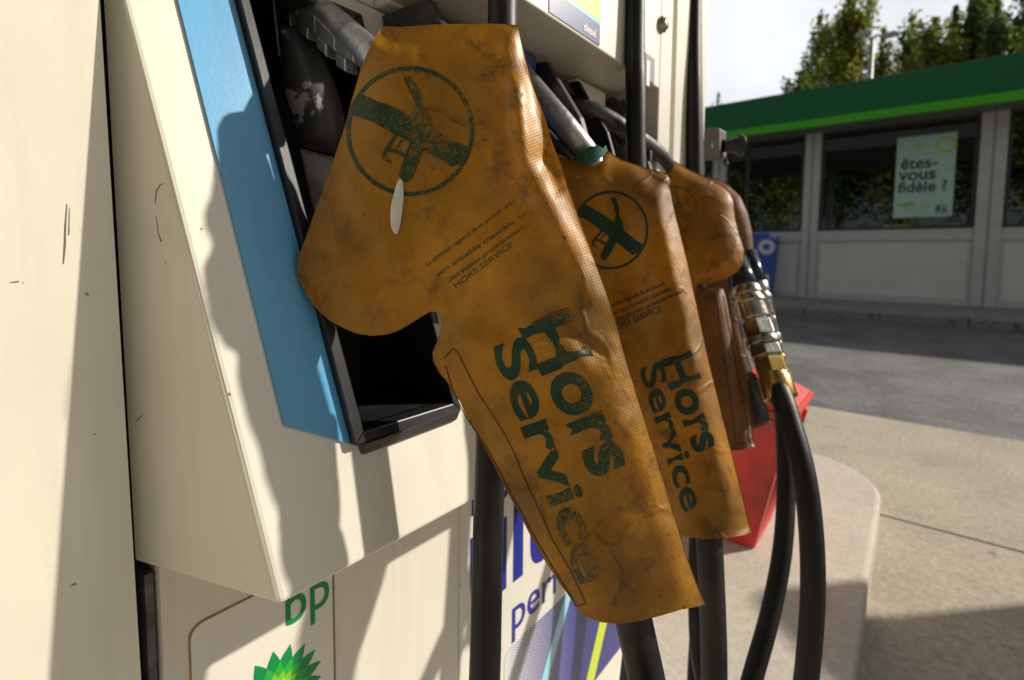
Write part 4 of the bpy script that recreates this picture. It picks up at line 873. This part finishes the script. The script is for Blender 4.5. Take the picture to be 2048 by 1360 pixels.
# ================================================================== NOZZLES AND HOSES
def nozzle(label, loc): return empty('fuel_nozzle', loc, label, 'fuel nozzle', 'fuel nozzles hung in the pump')
n1 = nozzle('nearest grey metal nozzle entering the pump above the blue plate', atD(650, 40, .44))
g = MB(); g.tube([atD(548,-75,.58), atD(590,-22,.555), atD(636,20,.53), atD(690,66,.495), atD(745,115,.465), atD(785,150,.457)], [.0145,.015,.0155,.0155,.015,.011], 28); g.build('spout', M['alu'], n1)
g = MB(); rk = [atD(572,20,.545), atD(605,40,.525), atD(640,70,.505), atD(680,108,.485), atD(718,130,.465)]
for i in range(len(rk) - 1):
    a, b = rk[i], rk[i+1]; side = (b - a).cross(Vector((0, 0, 1))).normalized() * .007; dn = Vector((0, 0, -.012))
    p = a.lerp(b, .1); q = a.lerp(b, .62)
    g.hexa([p + dn - side, q + dn - side, q + dn + side, p + dn + side, p - side, q - side, q + side, p + side])
    g.hexa([a - side*.8, b - side*.8, b + side*.8, a + side*.8] + [v + Vector((0, 0, .016)) for v in (a - side*.8, b - side*.8, b + side*.8, a + side*.8)])
g.build('ratchet_guard', M['alu'], n1, bevel=.0015)
n2 = nozzle('second grey metal nozzle, between the nearest cover and the green flap', atD(1120, 230, .66))
g = MB(); g.tube([atD(1010,105,.73), atD(1075,185,.68), atD(1130,250,.66), atD(1172,302,.672), atD(1190,332,.675)], .0148, 24); g.build('spout', M['alu'], n2)
g = MB(); g.tube([atD(1095,262,.69), atD(1122,294,.67), atD(1145,318,.66)], .004, 10); g.build('lever_guard', M['charcoal'], n2)
dkm = simple('dark_metal', (.10, .10, .10), .4, .7, var=.3, vscale=30, bump=.3, bscale=100)
n3 = nozzle('third nozzle with a dark grey toothed grip left of the second hose', atD(1230, 260, .9))
g = MB(); g.tube([atD(1135,210,.80), atD(1180,220,.785), atD(1220,240,.79), atD(1265,270,.81), atD(1318,308,.875), atD(1338,332,.905)], [.012,.0135,.014,.0145,.014,.012], 20); g.build('spout', dkm, n3)
g = MB()
for i in range(9):
    t = i / 8; p = atD(1188 + 110*t, 250 + 62*t, .80 + .03*t); g.box((p.x - .006, p.y - .004, p.z - .008 - .003*(i % 2)), (p.x + .004, p.y + .004, p.z + .008))
g.build('trigger_guard', dkm, n3, bevel=.001)
n4 = nozzle('farthest pale metal nozzle beside the black jamb', atD(1315, 300, 1.08))
g = MB(); g.tube([atD(1280,270,.98), atD(1300,287,1.0), atD(1328,308,.99), atD(1345,326,.98)], .012, 18); g.build('spout', M['alu'], n4)
def coupling(root, a, b, sc_, flatn):
    a = Vector(a); b = Vector(b); L_ = (b - a).length; ax = (b - a) / L_
    g = MB(); g.lathe(a, b, [(0, .019*sc_), (.24*L_, .0225*sc_), (.245*L_, .02*sc_)], 28); g.build('grip_sleeve', simple('blue_black_sleeve', (.03, .035, .05), .22, .6) if 'bbs' not in M else M['bbs'], root); M['bbs'] = bpy.data.materials['blue_black_sleeve']
    s0 = a + ax * .235 * L_
    sg = MB(); sg.lathe(s0, b, [(0, .0235*sc_), (.006*L_, .0245*sc_), (.06*L_, .0245*sc_), (.065*L_, .023*sc_), (.09*L_, .023*sc_), (.095*L_, .0255*sc_), (.125*L_, .0255*sc_), (.13*L_, .0235*sc_), (.23*L_, .0235*sc_), (.24*L_, .020*sc_), (.36*L_, .018*sc_), (.37*L_, .0245*sc_), (.41*L_, .0245*sc_), (.42*L_, .019*sc_), (.60*L_, .018*sc_)], 28)
    s1 = s0 + ax * .25 * L_; sg.lathe(s1, b, [(0, .0225*sc_), (.005, .0235*sc_), (.105*L_, .0235*sc_), (.11*L_, .021*sc_)], 6, smooth=False)
    s2 = s0 + ax * .42 * L_; sg.lathe(s2, b, [(0, .0225*sc_), (.005, .0235*sc_), (.07*L_, .0235*sc_), (.075*L_, .021*sc_)], 6, smooth=False)
    sg.build('swivel', M['chrome'], root, bevel=.0008)
    s3 = s0 + ax * .505 * L_; br = MB(); br.lathe(s3, b, [(0, .021*sc_), (.005, .0225*sc_), (.10*L_, .0225*sc_), (.105*L_, .021*sc_)], 6, smooth=False)
    br.lathe(s3 + ax*.10*L_, b, [(0, .0215*sc_), (.02*L_, .0215*sc_), (.025*L_, .0235*sc_), (.15*L_, .0235*sc_), (.155*L_, .021*sc_), (.157*L_, .017*sc_)], 28); br.build('brass_end', M['brass'], root, bevel=.0006)
coupling(n3, atD(1470, 520, .93), atD(1562, 800, .80), 1.10, 0)
coupling(n4, atD(1496, 505, 1.10), atD(1566, 790, 1.0), .98, 0)
def hose(pts, r, label, grp='black fuel hoses'):
    g = MB(); g.tube(pts, r, 26, sub=10); o = g.build('fuel_hose', M['rubber']); tag(o, label, 'fuel hose', grp); return o
HR = .0148
def c1D(px, py, o=0): return float(c1.base(np.array([[px, py]], float))[0]) + o
def c2D(px, py, o=0): return float(c2.base(np.array([[px, py]], float))[0]) + o
t1 = atD(1005, 0, .51)
hose([t1 + Vector((-.02, 0, .95)), t1 + Vector((-.008, 0, .5)), t1, atD(1002, 400, .51), atD(984, 800, .495), atD(971, 1300, .475), atD(966, 1700, .46), atD(1060, 2250, .43), atD(1200, 2300, .39), atD(1325, 2000, .37), atD(1332, 1600, .37), atD(1297, 1380, c1D(1297, 1380, .012)), atD(1266, 1235, c1D(1266, 1235, .011)), atD(1250, 1150, c1D(1250, 1150, .008)), atD(1243, 1110, c1D(1243, 1110, .006))], [HR]*10 + [.0155] + [.0165]*4, 'nearest black hose, from overhead down behind the first cover and back up into it')
t2 = atD(1270, 0, .755)
hose([t2 + Vector((-.02, 0, .95)), t2 + Vector((-.008, 0, .5)), t2, atD(1271, 180, .755), atD(1276, 400, .76), atD(1310, 900, .77), atD(1260, 1350, .76), atD(1240, 1600, .74), atD(1330, 1900, .64), atD(1425, 1650, .60), atD(1428, 1350, .59), atD(1422, 1150, c2D(1422, 1150)), atD(1416, 1040, c2D(1416, 1040)), atD(1412, 1000, c2D(1412, 1000))], HR, 'second black hose, hanging over the second cover and entering it from below')
t3 = atD(1386, 0, .97)
hose([t3 + Vector((-.02, 0, .95)), t3 + Vector((-.008, 0, .5)), t3, atD(1387, 200, .97), atD(1390, 400, .98), atD(1400, 800, .99), atD(1392, 1150, .99), atD(1400, 1330, .97), atD(1440, 1430, .92), atD(1530, 1520, .80), atD(1596, 1430, .72), atD(1620, 1280, .70), atD(1625, 1120, .70), atD(1610, 960, .72), atD(1576, 830, .77), atD(1556, 775, .80)], [HR]*9 + [HR*1.06]*5 + [HR*1.1]*2, 'outermost black hose curving down from the brass coupling')
hose([atD(1556, 750, 1.0), atD(1566, 830, .97), atD(1572, 950, .92), atD(1567, 1080, .88), atD(1547, 1200, .85), atD(1515, 1320, .82), atD(1480, 1420, .80), atD(1420, 1450, .88), atD(1390, 1400, 1.0), atD(1402, 1100, 1.06), atD(1398, 700, 1.03), atD(1391, 300, 1.005), atD(1388, 0, 1.005), atD(1388, 0, 1.005) + Vector((-.02, 0, .9))], HR*1.05, 'inner black hose curving down beside the red bin')
# black box device past the pump end
dv = empty('pump_accessory', onX(1430, 300, .10), 'black box with a short round knob fixed past the end of the pump', 'camera')
def pd(px, py, D): return atD(px, py, D)
g = MB(); a = pd(1392, 262, 1.25); 
bx = [pd(1392,322,1.30), pd(1440,322,1.22), pd(1452,316,1.32), pd(1400,316,1.40), pd(1392,258,1.30), pd(1440,255,1.22), pd(1453,262,1.32), pd(1400,262,1.40)]
g.hexa(bx); g.build('box', M['charcoal'], dv, bevel=.006)
g = MB(); p = pd(1445, 292, 1.25); q = pd(1484, 290, 1.25); L_ = (q - p).length
g.lathe(p, q, [(0, .016), (L_*.3, .015), (L_*.5, .018), (L_*.8, .02), (L_*.82, .026), (L_, .026)], 20); g.build('knob', M['black'], dv, bevel=.001)
g = MB(); g.tube([pd(1400, 322, 1.33), pd(1400, 345, 1.33), pd(1385, 380, 1.34)], .012, 10); g.build('bracket', M['black'], dv); g = MB(); g.tube([pd(1450, 318, 1.27), pd(1452, 330, 1.27)], .006, 8); g.build('cable_gland', M['black'], dv)

# ================================================================== RED BIN
redm = simple('red_plastic', (.62, .035, .022), .45, var=.12, vscale=5, bump=.15, bscale=40, dirt=(.22,.03,.02), dscale=6, dlo=.48, dhi=.75)
bn = onZ(1508, 1100, ISL); bf = onZ(1553, 1039, ISL)
tn = onX(1545, 800, bn.x + .055); Yn0 = bn.y; Yf0 = bf.y
ztop = onY(1620, 795, Yf0 + .08).z; XR0, XR1 = bn.x, onY(1618, 800, Yf0 + .06).x
print('bin', bn, bf, ztop, XR1)
rb = empty('red_bin', (XR0 - .25, (Yn0 + Yf0) / 2, ISL), 'red plastic bin with a ridged lid on the island behind the hoses', 'bin')
XL0 = XR0 - .46; e = XR1 - XR0
g = MB(); g.hexa([(XL0, Yn0, ISL), (XR0, Yn0, ISL), (XR0, Yf0, ISL), (XL0, Yf0, ISL), (XL0 - e, Yn0 - .03, ztop), (XR1, Yn0 - .03, ztop), (XR1, Yf0 + .06, ztop), (XL0 - e, Yf0 + .06, ztop)])
for t in (.2, .5, .8):
    yy0 = Yn0 + (Yf0 - Yn0) * t; yy1 = Yn0 - .03 + (Yf0 - Yn0 + .09) * t
    g.hexa([(XR0 - .01, yy0 - .008, ISL + .05), (XR0 + .012, yy0 - .008, ISL + .05), (XR0 + .012, yy0 + .008, ISL + .05), (XR0 - .01, yy0 + .008, ISL + .05), (XR1 - .01, yy1 - .008, ztop - .02), (XR1 + .010, yy1 - .008, ztop - .02), (XR1 + .010, yy1 + .008, ztop - .02), (XR1 - .01, yy1 + .008, ztop - .02)])
g.build('body', redm, rb, bevel=.012)
g = MB(); g.box((XL0 - e - .015, Yn0 - .045, ztop + .002), (XR1 + .015, Yf0 + .075, ztop + .028)); g.build('rim', redm, rb, bevel=.008)
zr = ztop + .11; xm0 = XR1 - .12
g = MB(); yA, yB = Yn0 - .04, Yf0 + .07; xa, xb = XL0 - e - .01, XR1 + .01
g.add([(xa, yA, ztop + .03), (xb, yA, ztop + .03), (xb, yB, ztop + .03), (xa, yB, ztop + .03), (xa + .1, yA + .1, zr), (xb - .13, yA + .1, zr), (xb - .13, yB - .1, zr), (xa + .1, yB - .1, zr)], [(0,3,2,1),(4,5,6,7),(0,1,5,4),(1,2,6,5),(2,3,7,6),(3,0,4,7)])
g.build('lid', redm, rb, bevel=.012)
# bin-shaped blocker added outside the frame to throw shade over the island foreground
wb = empty('added_shade_bin', (1.75, 2.9, 0), 'dark grey bin shape added unseen right of the view to shade the island foreground', 'bin')
gm = simple('dark_grey_plastic', (.07, .07, .075), .5)
A_ = Vector((1.57, 3.13, 0)); pa_ = Vector((.743, -.669, 0)); pb_ = Vector((.669, .743, 0))
def wc(i, j, z, o=0): return A_ + pa_ * (1.15 * i + (o if i else -o)) + pb_ * (.6 * j + (o if j else -o)) + Vector((0, 0, z))
g = MB(); g.hexa([wc(0,0,.08,-.06), wc(1,0,.08,-.06), wc(1,1,.08,-.06), wc(0,1,.08,-.06), wc(0,0,1.4), wc(1,0,1.4), wc(1,1,1.4), wc(0,1,1.4)]); g.build('body', gm, wb, bevel=.03)
g = MB(); g.hexa([wc(0,0,1.403,.03), wc(1,0,1.403,.03), wc(1,1,1.403,.03), wc(0,1,1.403,.03), wc(0,0,1.47,-.03), wc(1,0,1.47,-.03), wc(1,1,1.53,-.03), wc(0,1,1.53,-.03)]); g.build('lid', gm, wb, bevel=.03)
for i in (.15, .85):
    for j in (.25, .8):
        p = wc(i, j, .055); g = MB(); g.lathe(p - pa_ * .03, p + pa_ * .03, [(0, .05), (.005, .055), (.055, .055), (.06, .05)], 16); g.build('wheel', M['black'], wb)

# unseen roof slab added overhead to keep the zenith light off the pump
cp = empty('added_canopy', (-2, -1, 0), 'flat slab on a round column, added unseen above the pump to block light', 'added_canopy')
g = MB(); g.box((-7, -3, 5.6), (2.6, 3.2, 6.2)); g.build('roof', simple('added_canopy_soffit', (.05, .05, .048), .7), cp, bevel=.03)
g = MB(); g.lathe((-3.2, -2.4, 0), (-3.2, -2.4, 5.6), [(0, .22), (.3, .22), (.31, .18), (5.595, .18)], 24); g.build('column', pil, cp)
